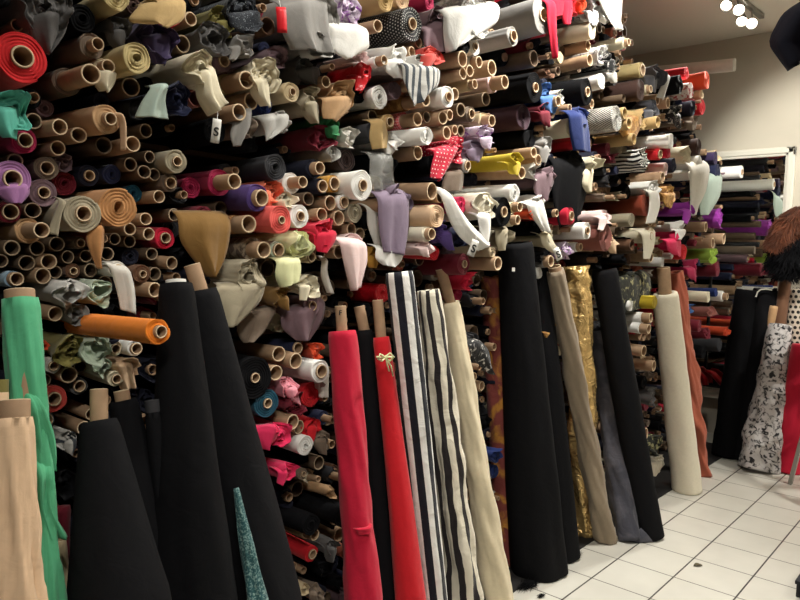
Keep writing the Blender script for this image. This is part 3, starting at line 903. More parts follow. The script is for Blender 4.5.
# the many more rolls between and behind them, nobody could count these: one mesh
def filler():
    mb = MB(); cols = ['black', 'midnight', 'darkkraft', 'kraft', 'brown', 'wine', 'taupe', 'charcoal', 'offwhite', 'stone', 'crimson', 'cream', 'mauve', 'navy', 'terracotta', 'sand']
    discs = [(q.p.x, q.p.z, q.R) for q in rolls]; rnd = random.Random(5); n = 0
    grid = {}
    def key(x, z): return (int(x/.15), int(z/.15))
    for d in discs: grid.setdefault(key(d[0], d[1]), []).append(d)
    for tries in range(19000):
        x = rnd.uniform(-.35, 5.75); z = rnd.uniform(.13, 3.0); R = rnd.uniform(.022, .042) if x > 2.2 else rnd.uniform(.022, .034)
        if any(z-R < s and z+R > s-.018 for s in SHELVES): continue
        kx, kz = key(x, z); bad = False
        for a in (-1, 0, 1):
            for b in (-1, 0, 1):
                for (X, Z, RR) in grid.get((kx+a, kz+b), ()):
                    if math.hypot(X-x, Z-z) < (RR+R)*.98: bad = True; break
        if bad: continue
        far = x > 2.9
        Y = (rnd.uniform(1.69, 1.80) if z > 1.55 else rnd.uniform(1.84, 1.93)) if far else rnd.uniform(1.83, 1.91)
        px, py = proj(Vector((x, Y, z)))
        if py < -60 or py > 640 or (px > 625 and py < 78) or (px > 697 and py < 150) or (px > 640 and py < 84) or px < -60: continue
        grid.setdefault((kx, kz), []).append((x, z, R)); n += 1
        k = rnd.choices(range(16), weights=[26, 16, 12, 8, 6, 6, 5, 14, 4, 4, 3, 4, 4, 8, 2, 3] if far else [34, 18, 16, 3, 6, 5, 5, 14, 1, 2, 1, 1, 2, 9, 1, 1])[0]
        tube = k in (2, 3) or rnd.random() < .45
        base = Vector((x, Y, z)); m = 14
        if k in (2, 3): V, F, U = tube_vf(R, .5, m, .16)
        else:
            V, F, U = roll_vf(R, R*.5 if tube else R*.3, .5, rnd.choice('fcsss'), m, 1, rnd)
        mb.add([v+base for v in V], F, k)
        if tube and k not in (2, 3):
            V, F, U = tube_vf(R*.5, .4, 12, .17); pr = rnd.choice((.01, .02, .05)); mb.add([v+base+Vector((0, -pr, 0)) for v in V], F, 3)
    o = mb.build('packed_rolls', cols, None, True)
    tag(o, 'countless small rolls and tubes packed in the gaps of the rack', 'fabric rolls', None, 'stuff')
    return n
NF = filler()

# ------------------------------------------------------------------ bolts leaning on the rack
def prof_at(P, s):
    for (a, r), (b, q) in zip(P, P[1:]):
        if s <= b: return r+(q-r)*((s-a)/(b-a) if b > a else 0)
    return P[-1][1]
def leaning(label, m, fab, low, rt_, rl, core=None, rc=0, wr=.03, tw=1.2, nfold=3, hang=0, coremat='kraft', cat='fabric roll', corelab=None, bunch=0, sharp=1.5, seed=1, rmid=None, name='leaning_fabric_roll'):
    """fab and low: points on the axis (top of the cloth, and lower down or on the floor); radii in metres"""
    ax = (low-fab).normalized()
    foot = fab+ax*((.004-fab.z)/ax.z)
    Ltot = (foot-fab).length; sl = (low-fab).length/Ltot
    rnd = random.Random(seed)
    t = empty(name, foot); tag(t, label, cat, 'fabric rolls leaning on the rack')
    a = ax.cross(Vector((0, 1, 0))).normalized(); b = ax.cross(a)
    n, rows = 44, 64
    P = [(0, rt_), (sl, rl), (1.001, rl*1.02)] if not rmid else [(0, rt_), (rmid[0], rmid[1]), (sl, rl), (1.001, rl*1.02)]
    p1, p2, p3, p4 = [rnd.uniform(0, 6.28) for _ in range(4)]
    V = []; UV = []
    bow = rnd.uniform(-.008, .008)
    for j in range(rows):
        s = j/(rows-1); c = fab.lerp(foot, s)-foot+a*(bow*math.sin(PI*s))
        r = prof_at(P, s)
        if j == 0: r *= .93
        for i in range(n+1):
            th = 2*PI*i/n
            q = th*nfold+2*PI*tw*s*nfold+p1+.8*math.sin(5*s+p2)
            f1 = (abs(math.sin(q/2))**sharp-.5)
            f2 = math.sin(2*th+9*s+p3)*.5+math.sin(4*th-14*s+p4)*.35+.3*math.sin(7*th+31*s+p2)
            k = 1+wr*(f1*1.3*min(1, .25+s*1.5)+f2*.6)
            nv = Vector((math.cos(th)*1.2, math.sin(th)*1.2+seed*7.3, s*Ltot*(2.0 if hang else 5.5)+(0 if hang else th*tw*.6*math.sin(th/2))))
            k += wr*min(1, .3+3*s)*(2.4*noise.noise(nv)+1.3*noise.noise(nv*2.3))
            if hang: k += hang*s*(math.sin(nfold*2*th+p1+.7*s)*.5+math.sin(5*th+p2)*.3)
            if bunch and s < .16: k += bunch*math.sin(s/.16*PI*5+2*th)*(1-s/.16)
            k -= .05*i/n
            pt = c+(a*math.cos(th)+b*math.sin(th))*(r*k)
            pt.z = max(pt.z, .004-foot.z+.0)
            V.append(pt); UV.append((rl*th, s*Ltot))
    F = grid_faces(rows, n+1, True)
    r2 = rc*1.02 if rc else rt_*.35
    for kk, (fr, dz) in enumerate(((.6, .006), (0, .003), (0, .05))):
        for i in range(n+1):
            th = 2*PI*i/n; r = r2+(rt_*.93-r2)*fr
            V.append(fab-foot+ax*(dz-(.006 if kk == 0 else 0))+(a*math.cos(th)+b*math.sin(th))*r); UV.append((rl*th, -.02))
    # cap rows: first cloth row -> ring -> ring -> inside
    base = rows*(n+1)
    def band(r1, r2):
        for i in range(n+1):
            j = (i+1) % (n+1); F.append((r1+j, r1+i, r2+i, r2+j))
    band(0, base); band(base, base+n+1); band(base+n+1, base+2*(n+1))
    F.append(tuple(range((rows-1)*(n+1), rows*(n+1))))
    o = mesh_obj('wound_cloth', V, F, m, t, UV)
    if core is not None and rc:
        ca = (fab-core).normalized(); Lc = (fab-core).length+.25
        vv, ff, uu = tube_vf(rc, Lc, 24, .13, 0, .4)
        x = ca.cross(Vector((0, 1, .01))).normalized(); z = x.cross(ca)
        M = [core-foot+x*v.x+ca*v.y+z*v.z for v in vv]
        mm, mi = tube_mats(coremat, 24); c = mesh_obj('cardboard_core', M, ff, mm, t, uu, True, mi)
        if corelab: c['label'] = corelab
    t['_foot'] = 1
    del t['_foot']
    return t, foot
def pr(px, p): return px*depth(p)/FPX
def bolt(label, m, core, fab, Yt, low, Yl, rtp, rlp, rcp=0, **k):
    T = at_y(fab[0], fab[1], Yt); Lw = at_z(low[0], low[1], 0.0) if Yl == 'floor' else at_y(low[0], low[1], Yl)
    Cc = None
    if core is not None:
        ax = (T-Lw).normalized(); d = depth(T)/FPX
        Cc = T+ax*math.hypot(core[0]-fab[0], core[1]-fab[1])*d
        qx, qy = proj(Cc)
        if math.hypot(core[0]-fab[0], core[1]-fab[1]) > 14: Cc += Vector((.75, -.5, 0))*((core[0]-qx)*d*.8)
    return leaning(label, m, T, Lw, pr(rtp, T), pr(rlp, Lw), Cc, pr(rcp, Cc) if Cc is not None else 0, **k)
def bolt_x(label, m, core, fab, Xt, low, rtp, rlp, rcp=0, **k):
    T = at_x(fab[0], fab[1], Xt); Lw = at_z(low[0], low[1], 0.0); Cc = None
    if core is not None: Cc = at_x(core[0], core[1], Xt+.03)
    return leaning(label, m, T, Lw, pr(rtp, T), pr(rlp, Lw), Cc, pr(rcp, Cc) if Cc is not None else 0, **k)
def child_flap(t, foot, name, Y, l, r, m, amp=.01, **k):
    f = flap(name, t, Y, l, r, m, amp, base=foot, **k); return f

bolt('peach cloth roll standing at the far left edge, pale wide tube on top', 'peach', (14.5,400), (14.5,418), 1.42, (15,600), 1.34, 17, 25, 14.5, wr=.15, tw=3.6, nfold=2, sharp=.55, seed=3)
bolt('short peach roll with olive end behind the foremost peach roll', 'peach', (-2,380), (-2,392), 1.52, (-6,600), 1.44, 9.5, 14, 9.5, coremat='olive', wr=.04, seed=4)
t, f = bolt('sea green cloth roll with a loose end hanging down its side', 'seagreen', (19,290), (20,299), 1.58, (40,600), 1.43, 17, 17.5, 14, wr=.14, tw=3.0, nfold=2, seed=5, sharp=.6)
child_flap(t, f, 'loose_end', 1.47, [(30,395),(34,440),(38,470)], [(40,392),(58,436),(60,470)], 'seagreen', .012)
child_flap(t, f, 'loose_end', 1.44, [(34,462),(38,505),(46,540)], [(58,460),(53,505),(71,538)], 'seagreen', .014)
bolt('wine red roll peeking out behind the sea green roll', 'wine', None, (57,507), 1.64, (58,600), 1.60, 13, 12, wr=.04, seed=6)
bolt('thin beige roll low beside the sea green roll', 'sand', None, (59,540), 1.57, (62,600), 1.55, 7, 9, wr=.03, seed=7)
bolt('black cloth roll spreading downward, tall kraft tube on top, beside the green roll', 'black', (100,389), (99,421), 1.52, (121,600), 1.40, 18, 50, 8.5, wr=.02, tw=.1, nfold=3, hang=.05, seed=8)
bolt('rough black roll with short kraft tube right of the spreading black roll', 'black', (119,391), (123,400), 1.60, (160,600), 1.50, 13, 34, 7.5, wr=.04, tw=.5, seed=9)
bolt('thin black roll with ribbed grey end, left of two', 'black', (152,400), (153,412), 1.54, (172,600), 1.46, 8, 14, 7, coremat='charcoal', wr=.05, seed=10)
bolt('thin black roll with ribbed grey end, right of two', 'black', (163,399), (164,412), 1.55, (190,600), 1.46, 7, 14, 6.5, coremat='charcoal', wr=.05, seed=11)
bolt('tall black roll with pale ring on top left of the teal lace', 'inkblack', (176,280), (176,284), 1.60, (196,600), 1.45, 17, 44, 10, coremat='tag', wr=.03, tw=.2, hang=.04, seed=12)
bolt('tall black cloth with slanting kraft tube right of the teal lace', 'black', (191,266), (200,290), 1.66, (262,600), 1.52, 17, 42, 8, wr=.03, tw=.2, hang=.05, seed=13)
bolt('narrow teal lace trim squeezed between two tall black cloth rolls', 'print_teal', None, (236,488), 1.47, (258,600), 1.37, 3, 10, wr=.14, tw=.2, nfold=5, seed=14, cat='lace')
tb, fb = bolt('crimson cloth roll with kraft tube, leftmost of the red leaning rolls', 'crimson', (340.5,306), (342,331), 1.64, (361,600), 1.50, 14.5, 18, 5.5, wr=.06, tw=.9, nfold=2, seed=15)
child_flap(tb, fb, 'loose_end', 1.47, [(360,531),(361,533),(362,536)], [(376,525),(377,529),(374,532)], 'crimson', .003, back=.01)
bolt('narrow black roll with kraft tube between the two red rolls', 'black', (358,307), (364,330), 1.72, (388,600), 1.58, 9, 12, 5.5, wr=.03, seed=16)
tr, fr_ = bolt('bright red cloth roll tied with a cream ribbon bow', 'red', (378,300), (381,337), 1.64, (410,600), 1.48, 8.5, 15.5, 5.5, wr=.03, tw=.3, nfold=2, hang=.02, seed=17)
bolt('black and white broad striped cloth hanging from a roll', 'stripe_bw', None, (399,272), 1.62, (435,600), 1.47, 14.5, 13, wr=.03, tw=0, seed=18)
bolt('cream and dark brown striped pleated roll beside the black white stripes', 'stripe_cream', None, (428,290), 1.66, (464,600), 1.52, 12, 17, wr=.11, tw=.1, nfold=4, seed=19)
bolt('smooth cream satin roll with slanting kraft tube beside the pleated stripes', 'satin', (439,270), (450,302), 1.76, (500,606), 'floor', 9.5, 14.5, 5.5, wr=.07, tw=1.4, seed=20)
bolt('orange and mauve floral roll standing behind the cream satin roll', 'print_orange', None, (492,276), 1.87, (501,450), 1.84, 12, 11, wr=.03, seed=21)
tw_, fw_ = bolt('wide black cloth hanging full length, left half of the black pair', 'black', None, (515,243), 1.74, (538,570), 'floor', 18, 29, wr=.02, tw=0, nfold=3, hang=.06, seed=22)
tk, fk = bolt('black cloth roll with bare tube foot, right half of the black pair', 'black', None, (532,246), 1.80, (560,556), 'floor', 15, 20, wr=.02, tw=0, nfold=3, hang=.05, seed=23)
bolt('taupe crinkled roll leaning in front of the metallic gold roll', 'bolttaupe', (555,266), (555,270), 1.68, (606,541), 'floor', 9.5, 11, 6.5, wr=.10, tw=1.8, nfold=2, seed=24)
bolt('metallic gold foil roll with bunched top', 'gold', None, (576,266), 1.78, (586,534), 'floor', 13, 14, wr=.12, tw=1.5, nfold=2, bunch=.2, seed=25)
bolt('matte black roll leaning right of the gold and slate rolls', 'black', None, (604,270), 1.70, (650,537), 'floor', 13, 14, wr=.015, tw=.2, seed=26)
ts, fs = bolt('mottled slate grey roll spilling onto the floor beside the matte black roll', 'print_slate', None, (600,332), 1.80, (628,540), 'floor', 12, 12, wr=.09, tw=.8, seed=27)
bolt('red roll mostly hidden behind the matte black roll', 'red', None, (617,345), 1.80, (648,514), 'floor', 9, 9, wr=.02, seed=28)
bolt('smooth ivory roll with broad kraft tube at the right end of the rack', 'ivory', (664,267), (665,293), 1.66, (687,491), 'floor', 12.5, 14.5, 6.5, wr=.015, tw=.5, seed=29)
bolt('terracotta satin roll half hidden behind the ivory roll', 'terracotta', None, (675,272), 1.72, (701,475), 'floor', 8, 8.5, wr=.20, tw=1.6, nfold=2, seed=30)
# and on the mirror wall
bolt_x('broad black roll leaning on the mirror, nearest the ivory roll', 'inkblack', None, (749,290), 6.03, (726,456), 13, 14, wr=.03, seed=31)
th_, fh_ = bolt_x('black roll with a white hook leaning beside the floral roll', 'black', None, (768,290), 6.03, (744,460), 11, 11, wr=.03, seed=32)
bolt_x('black and white floral roll leaning on the mirror wall', 'print_floral', (786,276), (780,325), 5.98, (757,470), 11, 19, 5.5, wr=.10, tw=.8, coremat='brown', seed=33)
bolt_x('thin bare tube with beige cloth standing behind the floral roll', 'tan', None, (774,306), 5.95, (747,457), 4, 4, wr=.01, seed=36)
bolt_x('beige roll with black polka dots at the right edge', 'dots_beige', None, (797,288), 6.06, (791,462), 9.5, 10, wr=.01, tw=0, seed=34)
bolt_x('bright red roll standing behind the grey stepladder', 'crimson', None, (806,345), 5.92, (787,471), 13, 15, wr=.02, tw=.2, seed=35)

# ------------------------------------------------------------------ small parts of the leaning bolts
def curve_tube(pts, r, n=8):
    V = []; P = [Vector(p) for p in pts]
    for i, p in enumerate(P):
        d = (P[min(i+1, len(P)-1)]-P[max(i-1, 0)]).normalized(); a = d.cross(Vector((.31, .2, .93))).normalized(); b = d.cross(a)
        for k in range(n): V.append(p+(a*math.cos(2*PI*k/n)+b*math.sin(2*PI*k/n))*r)
    F = grid_faces(len(P), n, True); F.append(tuple(range(n))); F.append(tuple(range(len(V)-n, len(V))))
    return V, F
def text_mesh(s, size, mname, parent, loc, rot, name='letter'):
    cu = bpy.data.curves.new('t', 'FONT'); cu.body = s; cu.size = size; cu.align_x = 'CENTER'; cu.align_y = 'CENTER'; cu.extrude = .0006; cu.offset = size*.018
    o = bpy.data.objects.new('t', cu); C.objects.link(o); bpy.context.view_layer.update()
    me = bpy.data.meshes.new_from_object(o.evaluated_get(bpy.context.evaluated_depsgraph_get()))
    bpy.data.objects.remove(o); me.name = name; me.materials.clear(); me.materials.append(mat(mname))
    o = bpy.data.objects.new(name, me); C.objects.link(o); o.parent = parent; o.location = loc; o.rotation_euler = rot
    return o
def bow():
    mb = MB(); Y = 1.545
    def P(x, y, dy=0): return at_y(x, y, Y+dy)-fr_
    for pts, r in (([(377,357,.05),(382,358,.0),(388,357,-.01),(392,357,.03)], .004), ([(385,357,0),(390,353,-.02),(394,357,-.02),(390,361,-.01),(386,358,0)], .003), ([(385,357,0),(380,354,-.02),(378,359,-.02),(382,361,-.01),(385,358,0)], .003), ([(386,358,-.01),(391,366,-.015),(393,376,-.01)], .0028), ([(386,358,-.01),(387,364,-.018),(389,371,-.012)], .0028)):
        V, F = curve_tube([P(*p) for p in pts], r); mb.add(V, F)
    mb.build('ribbon_bow', 'limecream', tr, True)
bow()
def core_text(s, px, py, Y, par, foot, size, rot):
    p = at_y(px, py, Y); text_mesh(s, size, 'ink', par, p-foot, rot)
core_text('F', 340.3, 313, 1.628, tb, fb, .022, (PI/2-.1, .0, -.55))
def tube_foot():
    p = at_z(563, 553, .0); q = at_z(563, 553, 0)+Vector((0, 0, .14))
    V, F, U = tube_vf(pr(6.5, p), .15, 20); x = Vector((1, 0, 0)); d = Vector((-.06, .12, .99)).normalized()
    z = x.cross(d); M = [p-fk+Vector((0, -.035, .002))+x*v.x+d*v.y+z*v.z for v in V]
    mesh_obj('cardboard_core', M, F, 'terracotta', tk, U)
tube_foot()
def spill():
    c = at_z(637, 538, 0)+Vector((.0, -.03, 0)); V = []; n, m = 28, 9; rx_, ry_ = .115, .05
    for j in range(m):
        e = j/(m-1)
        for i in range(n):
            t = 2*PI*i/n; k = math.cos(e*PI/2)*(1+.12*math.sin(3*t+e*3)+.08*math.sin(5*t-2*e))
            x = rx_*k*math.cos(t); y = ry_*k*math.sin(t)
            V.append(c-fs+Vector((x*.75+y*.5, -x*.55+y*.8, .062*math.sin(e*PI/2)*(1+.2*math.sin(4*t+5*e))+.002)))
    F = grid_faces(m, n, True); F.append(tuple(range(n-1, -1, -1)))
    mesh_obj('spilled_end', V, F, 'print_slate', ts)
spill()
V, F = curve_tube([at_x(x, y, 5.90)-fh_ for x, y in ((756,297),(757.5,292),(761,289.5),(766,289),(772,290))], .006)
o = mesh_obj('hook', V, F, 'whitepaint', th_); o['label'] = 'white curved hook'

# ------------------------------------------------------------------ tags, cloth scraps
def size_tag(px, py, Y, w, h, tilt, label, letter='S', m='tag', group=None, yaw=-.5):
    p = at_y(px, py, Y); d = depth(p)/FPX; w *= d; h *= d
    t = empty('hanging_tag' if letter else 'red_ticket', p); t.rotation_euler = (0, 0, yaw); tag(t, label, 'tag', group)
    R = Matrix.Rotation(tilt, 4, 'Y'); mb = MB(); n = 7
    V = []
    for j in range(n):
        for i in range(2):
            V.append(R @ Vector(((i-.5)*w, -.004*math.sin(j/(n-1)*PI), (.5-j/(n-1))*h)))
    o = mesh_obj('card', V, grid_faces(n, 2, False), m, t); sd = o.modifiers.new('thickness', 'SOLIDIFY'); sd.thickness = .0012; sd.offset = 0
    V, F = curve_tube([R @ Vector((0, 0, h*.45)), R @ Vector((0, .012, h*.8)), R @ Vector((0, .05, h*1.05))], .0007, 5); mesh_obj('string', V, F, 'tag', t)
    if letter: text_mesh(letter, w*1.4, 'ink', t, R @ Vector((0, -.0065, -h*.06)), (R @ Matrix.Rotation(PI/2, 4, 'X')).to_euler())
    return t
size_tag(216, 131, 1.70, 8.5, 24, .1, 'white paper tag lettered S hanging on black cloth at upper left')
size_tag(473, 248, 1.52, 8, 17, .35, 'tilted white tag lettered S under the white ribbons in the middle')
size_tag(557.5, 254, 1.55, 7, 13, -.45, 'small tilted tag lettered S above the taupe and gold rolls')
size_tag(281.5, 20, 1.62, 10, 25, -.08, 'plain bright red ticket hanging by the dark glitter roll', None, 'tagred')
def sticker():
    p = at_y(513.5, 269.5, 1.655); d = pr(1.6, p); mb = MB(); mb.box(-d, d, -.001, .001, -d*1.2, d*1.2); o = mb.build('price_sticker', 'tag', tw_); o.location = p-fw_; o.rotation_euler = (0, 0, -.5); o['label'] = 'tiny white sticker'
sticker()
def ledge_cloth(l, r, Xp, label):
    n = 8; L = resample(l, n); R_ = resample(r, n); V = []
    base = at_x(l[-1][0], l[-1][1], Xp)
    for j in range(n):
        for i in range(6):
            q = L[j].lerp(R_[j], i/5); p = at_x(q.x, q.y, Xp-.03*math.sin(i/5*PI)); V.append(p-base)
    o = mesh_obj('cloth_scrap', V, grid_faces(n, 6, False), 'shiny_red'); o.location = base
    sd = o.modifiers.new('thickness', 'SOLIDIFY'); sd.thickness = .006; tag(o, label, 'cloth', 'red cloths on the mirror ledge')
ledge_cloth([(696,368),(699,377),(703,385)], [(698,369),(707,378),(708,385)], 6.235, 'red cloth scrap on the mirror ledge beside the terracotta roll')
ledge_cloth([(705,371),(711,375),(720,385)], [(707,370),(716,373),(724.5,385)], 6.235, 'long red cloth scrap on the mirror ledge beside the black rolls')

# ------------------------------------------------------------------ right side: stepladder, crate, fur, hanging cloth
def ladder():
    f1 = at_z(790, 484, 0); a = Vector((.62, -.785, 0)); b = Vector((-.9, -.43, 0))
    t = empty('stepladder', f1); tag(t, 'grey metal stepladder leg and rung in front of the bright red roll', 'ladder')
    H = 1.22; W = .42; D = .62
    def st(name, p, q, w=.026, h=.05):
        m = MB(); m.bar(p, q, w, h); m.build(name, 'metalgrey', t, bevel=.003)
    rear = [(Vector((0, 0, 0)), b*.10+a*.19+Vector((0, 0, H))), (a*W, a*(W-.06)+b*.10+Vector((0, 0, H)))]
    front = [(b*-.0+a*.0+b*.55, b*.12+a*.19+Vector((0, 0, H))), (a*W+b*.55, a*(W-.06)+b*.12+Vector((0, 0, H)))]
    for p, q in rear: st('rear_leg', p, q)
    for p, q in front: st('front_leg', p, q)
    for k, z in enumerate((.22, .50, .78, 1.06)):
        u = z/H; m = MB()
        pa = front[0][0].lerp(front[0][1], u); pb = front[1][0].lerp(front[1][1], u); m.bar(pa, pb, .03, .10); m.build('step', 'metalgrey', t, bevel=.003)
    for z in (.24, .62):
        u = z/H; m = MB(); m.bar(rear[0][0].lerp(rear[0][1], u), rear[1][0].lerp(rear[1][1], u), .022, .03); m.build('brace', 'metalgrey', t, bevel=.002)
    m = MB(); c = a*.29+b*.11+Vector((0, 0, H+.01)); m.bar(c-a*.12, c+a*.12, .05, .18); m.build('top_cap', 'metalgrey', t, bevel=.004)
ladder()
def crate():
    p = at_z(795.5, 597, 0); x0 = p.x+.0; y1 = p.y-.0
    t = empty('storage_crate', (x0+.2, y1-.16, 0)); tag(t, 'dark grey crate corner on the tiles at the bottom right edge', 'crate')
    m = MB(); h = .075
    for (a0, a1, b0, b1) in ((-.2, .2, .145, .16), (-.2, .2, -.16, -.145), (-.2, -.185, -.145, .145), (.185, .2, -.145, .145)): m.box(a0, a1, b0, b1, 0, h)
    m.box(-.185, .185, -.145, .145, .0, .012); m.build('crate_body', 'charcoal', t, bevel=.004)
    m = MB()
    for (a0, a1, b0, b1) in ((-.206, .206, .143, .166), (-.206, .206, -.166, -.143), (-.206, -.183, -.143, .143), (.183, .206, -.143, .143)): m.box(a0, a1, b0, b1, h-.012, h+.006)
    m.build('crate_rim', 'charcoal', t, bevel=.003)
crate()
def fur(name, label, pts, m, X, nstr, seed, lay, group=None):
    """soft pelt: a lumpy body through the outline points (x, y, half width) with hair tufts lying down it"""
    rnd = random.Random(seed); P = [at_x(x, y, X) for x, y, w in pts]; W = [pr(w, p) for (x, y, w), p in zip(pts, P)]
    base = P[-1].copy(); t = empty(name, base); tag(t, label, 'fur', group)
    n, rows = 26, 22; V = []; ring = []
    for j in range(rows):
        s = j/(rows-1)*(len(P)-1); k = min(int(s), len(P)-2); u = s-k; c = P[k].lerp(P[k+1], u); w = W[k]+(W[k+1]-W[k])*u
        w *= math.sqrt(max(0, 1-((abs(2*j/(rows-1)-1))**6)))+.02
        for i in range(n):
            th = 2*PI*i/n; kk = 1+.08*math.sin(3*th+j*.9)+.06*math.sin(5*th-j*.5)
            V.append(c-base+Vector((.62*w*kk*math.cos(th)*.8, -w*kk*math.sin(th), .25*w*math.sin(th*2+j)*.2)))
        ring.append((c, w))
    F = grid_faces(rows, n, True); F.append(tuple(range(n))); F.append(tuple(range((rows-1)*n, rows*n)))
    mesh_obj('pelt', V, F, m, t)
    mb = MB()
    for _ in range(nstr):
        j = rnd.randrange(0, (rows-1)*n); p = V[j].copy(); c = ring[j//n][0]-base
        out = (p-c); out = out.normalized() if out.length > 1e-4 else Vector((-1, 0, 0))
        L = rnd.uniform(.025, .055); d = (out*.8+lay*.7+Vector((rnd.uniform(-.4, .4), rnd.uniform(-.4, .4), rnd.uniform(-.3, .2)))).normalized()
        p += Vector((rnd.uniform(-.01, .01), rnd.uniform(-.01, .01), rnd.uniform(-.012, .012)))
        sd = d.cross(Vector((rnd.uniform(-1, 1), rnd.uniform(-1, 1), 1))).normalized()*.0028
        q = p+d*L*.6+Vector((0, 0, -.006)); e = p+d*L+Vector((0, 0, -.02))
        mb.add([p-sd, p+sd, q-sd*.7, q+sd*.7, e], [(0, 1, 3, 2), (2, 3, 4)])
    mb.build('fur_hair', m, t)
fur('fur_pelt', 'auburn fluffy fur draped high on the tall rolls at the right edge', [(804,206,7),(796,215,12),(786,229,12),(778,242,9),(772,249,4)], 'fur_auburn', 5.78, 3800, 3, Vector((-.1, .7, -.6)))
fur('fur_pelt', 'black fluffy fur bundle hanging below the auburn fur', [(806,232,8),(798,243,18),(791,255,20),(787,268,17),(787,280,8)], 'inkblack', 5.84, 3800, 4, Vector((0, .1, -.8)))
def dark_cloth():
    X = 2.5; P = [[(803,6),(788,16),(781,27),(775,41),(781,52),(793,68)], [(812,4),(797,20),(790,32),(784,43),(788,52),(795,66)], [(824,2),(812,24),(806,36),(802,46),(800,54),(799,58)], [(845,0),(838,26),(832,40),(826,48),(820,52),(812,55)]]
    off = (.05, -.03, .03, -.02); base = at_x(806, 30, X); V = []; n = 16; cols = [resample(c, n) for c in P]
    for j in range(n):
        for i in range(13):
            u = i/12*3; k = min(int(u), 2); f = u-k; q = cols[k][j].lerp(cols[k+1][j], f); V.append(at_x(q.x, q.y, X+off[k]*(1-f)+off[k+1]*f)-base)
    t = empty('hanging_cloth', base); tag(t, 'dark folded cloth hanging from above at the top right corner', 'cloth')
    o = mesh_obj('folded_cloth', V, grid_faces(n, 13, False), 'midnight', t); sd = o.modifiers.new('thickness', 'SOLIDIFY'); sd.thickness = .035; sd.offset = 0
    top = at_x(824, 3, X)-base; V, F = curve_tube([top, top+Vector((0, 0, (ZC-base.z-top.z)*.5)), Vector((top.x, top.y, ZC-base.z))], .004); mesh_obj('cord', V, F, 'black', t)
dark_cloth()

# ------------------------------------------------------------------ floor litter
def lint(px, py, R, n, seed, label):
    c = at_z(px, py, 0); rnd = random.Random(seed); mb = MB()
    for _ in range(n):
        a = rnd.uniform(0, 6.28); r = R*rnd.random(); L = R*rnd.uniform(.4, 1.1); b = rnd.uniform(0, 6.28); h = .004+rnd.random()*R*.25*(1-r/R)
        p = Vector((r*math.cos(a), r*math.sin(a)*.6, h)); q = p+Vector((L*math.cos(b), L*math.sin(b)*.6, rnd.uniform(-.003, .008))); q.z = max(q.z, .001); m = (p+q)/2+Vector((0, 0, .004)); s = Vector((-math.sin(b), math.cos(b), .3))*.0012
        mb.add([p-s, p+s, m-s, m+s, q-s*.4, q+s*.4], [(0, 1, 3, 2), (2, 3, 5, 4)])
    o = mb.build('lint_ball', 'inkblack'); o.location = c; tag(o, label, 'lint'); return o
lint(528, 586, .055, 330, 1, 'tuft of black lint on the tiles beside the cream satin roll')
lint(541, 597, .018, 120, 2, 'small black lint speck at the bottom edge of the tiles')
lint(572, 557, .05, 260, 3, 'black lint by the bare tube foot of the black cloth')
def leaf():
    c = at_z(698, 566, 0); V = []
    for j in range(7):
        s = j/6; w = .013*math.sin(PI*min(1, s*.92+.06))
        for i in (-1, 0, 1): V.append(Vector((s*.05-.025, i*w, .002+.005*abs(i)+.004*math.sin(s*4))))
    o = mesh_obj('dry_leaf', V, grid_faces(7, 3, False), 'leaf'); o.location = c; o.rotation_euler = (0, 0, -.6); sd = o.modifiers.new('thickness', 'SOLIDIFY'); sd.thickness = .0015; tag(o, 'dry curled scrap lying alone on the white tiles', 'scrap')
leaf()

# ------------------------------------------------------------------ lamps
def spot(name, loc, tgt, e, ang=100, blend=.6, size=.04, col=(.985, .955, .865), parent=None):
    l = bpy.data.lights.new(name, 'SPOT'); l.energy = e; l.spot_size = math.radians(ang); l.spot_blend = blend; l.shadow_soft_size = size; l.color = col
    o = bpy.data.objects.new(name, l); C.objects.link(o); o.location = loc; o.rotation_euler = (Vector(tgt)-Vector(loc)).to_track_quat('-Z', 'Y').to_euler(); return o
def track(A, B, heads, targets, label, es, angs=(82, 82, 82, 82)):
    """ceiling rail with four swivelling lamp heads"""
    A, B = Vector(A), Vector(B); base = (A+B)/2; base.z = ZC
    t = empty('track_light', base); tag(t, label, 'lamp')
    m = MB(); m.bar(A-base, B-base, .035, .03); m.build('rail', 'metalgrey', t, bevel=.004)
    for hp, tg, an, energy in zip(heads, targets, angs, es if isinstance(es, tuple) else (es,)*4):
        hp = Vector(hp); d = (Vector(tg)-hp).normalized(); x = d.cross(Vector((0, 0, 1))).normalized(); z = x.cross(d)
        V = []; n = 20; prof = [(-.075, .004), (-.075, .016), (-.05, .022), (-.02, .03), (.02, .042), (.03, .043), (.03, .038), (.0, .028)]
        for (y, r) in prof:
            for i in range(n): th = 2*PI*i/n; V.append(hp-base+d*y+(x*math.cos(th)+z*math.sin(th))*r)
        h = mesh_obj('lamp_head', V, grid_faces(len(prof), n, True), 'metalgrey', t)
        V = [];
        for k in range(6):
            e = k/5*PI/2
            for i in range(n): th = 2*PI*i/n; V.append(hp-base+d*(.008+.022*math.sin(e))+(x*math.cos(th)+z*math.sin(th))*(.030*math.cos(e)+.0005))
        mesh_obj('bulb', V, grid_faces(6, n, True), 'bulb', h)
        m = MB(); k = hp-base-d*.06; pt = A+(B-A)*max(0, min(1, (hp-A).dot(B-A)/(B-A).length_squared)); m.bar(k, pt-base, .008, .008); m.build('stem', 'metalgrey', t)
        s = spot('lamp_beam', hp+d*.045, tg, energy, an)
ra, rb = at_z(735, -6, ZC-.02), at_z(762, 17, ZC-.02)
hd = [at_z(x, y, ZC-.13) for x, y in ((727,4),(739,9),(742,20),(752,23))]
track(ra, rb, hd, [(3.0, 1.5, 1.2), (1.6, .5, .8), (2.6, .9, .3), (1.2, .6, 1.2)], 'ceiling rail with four glowing spot lamps near the back wall', 55)
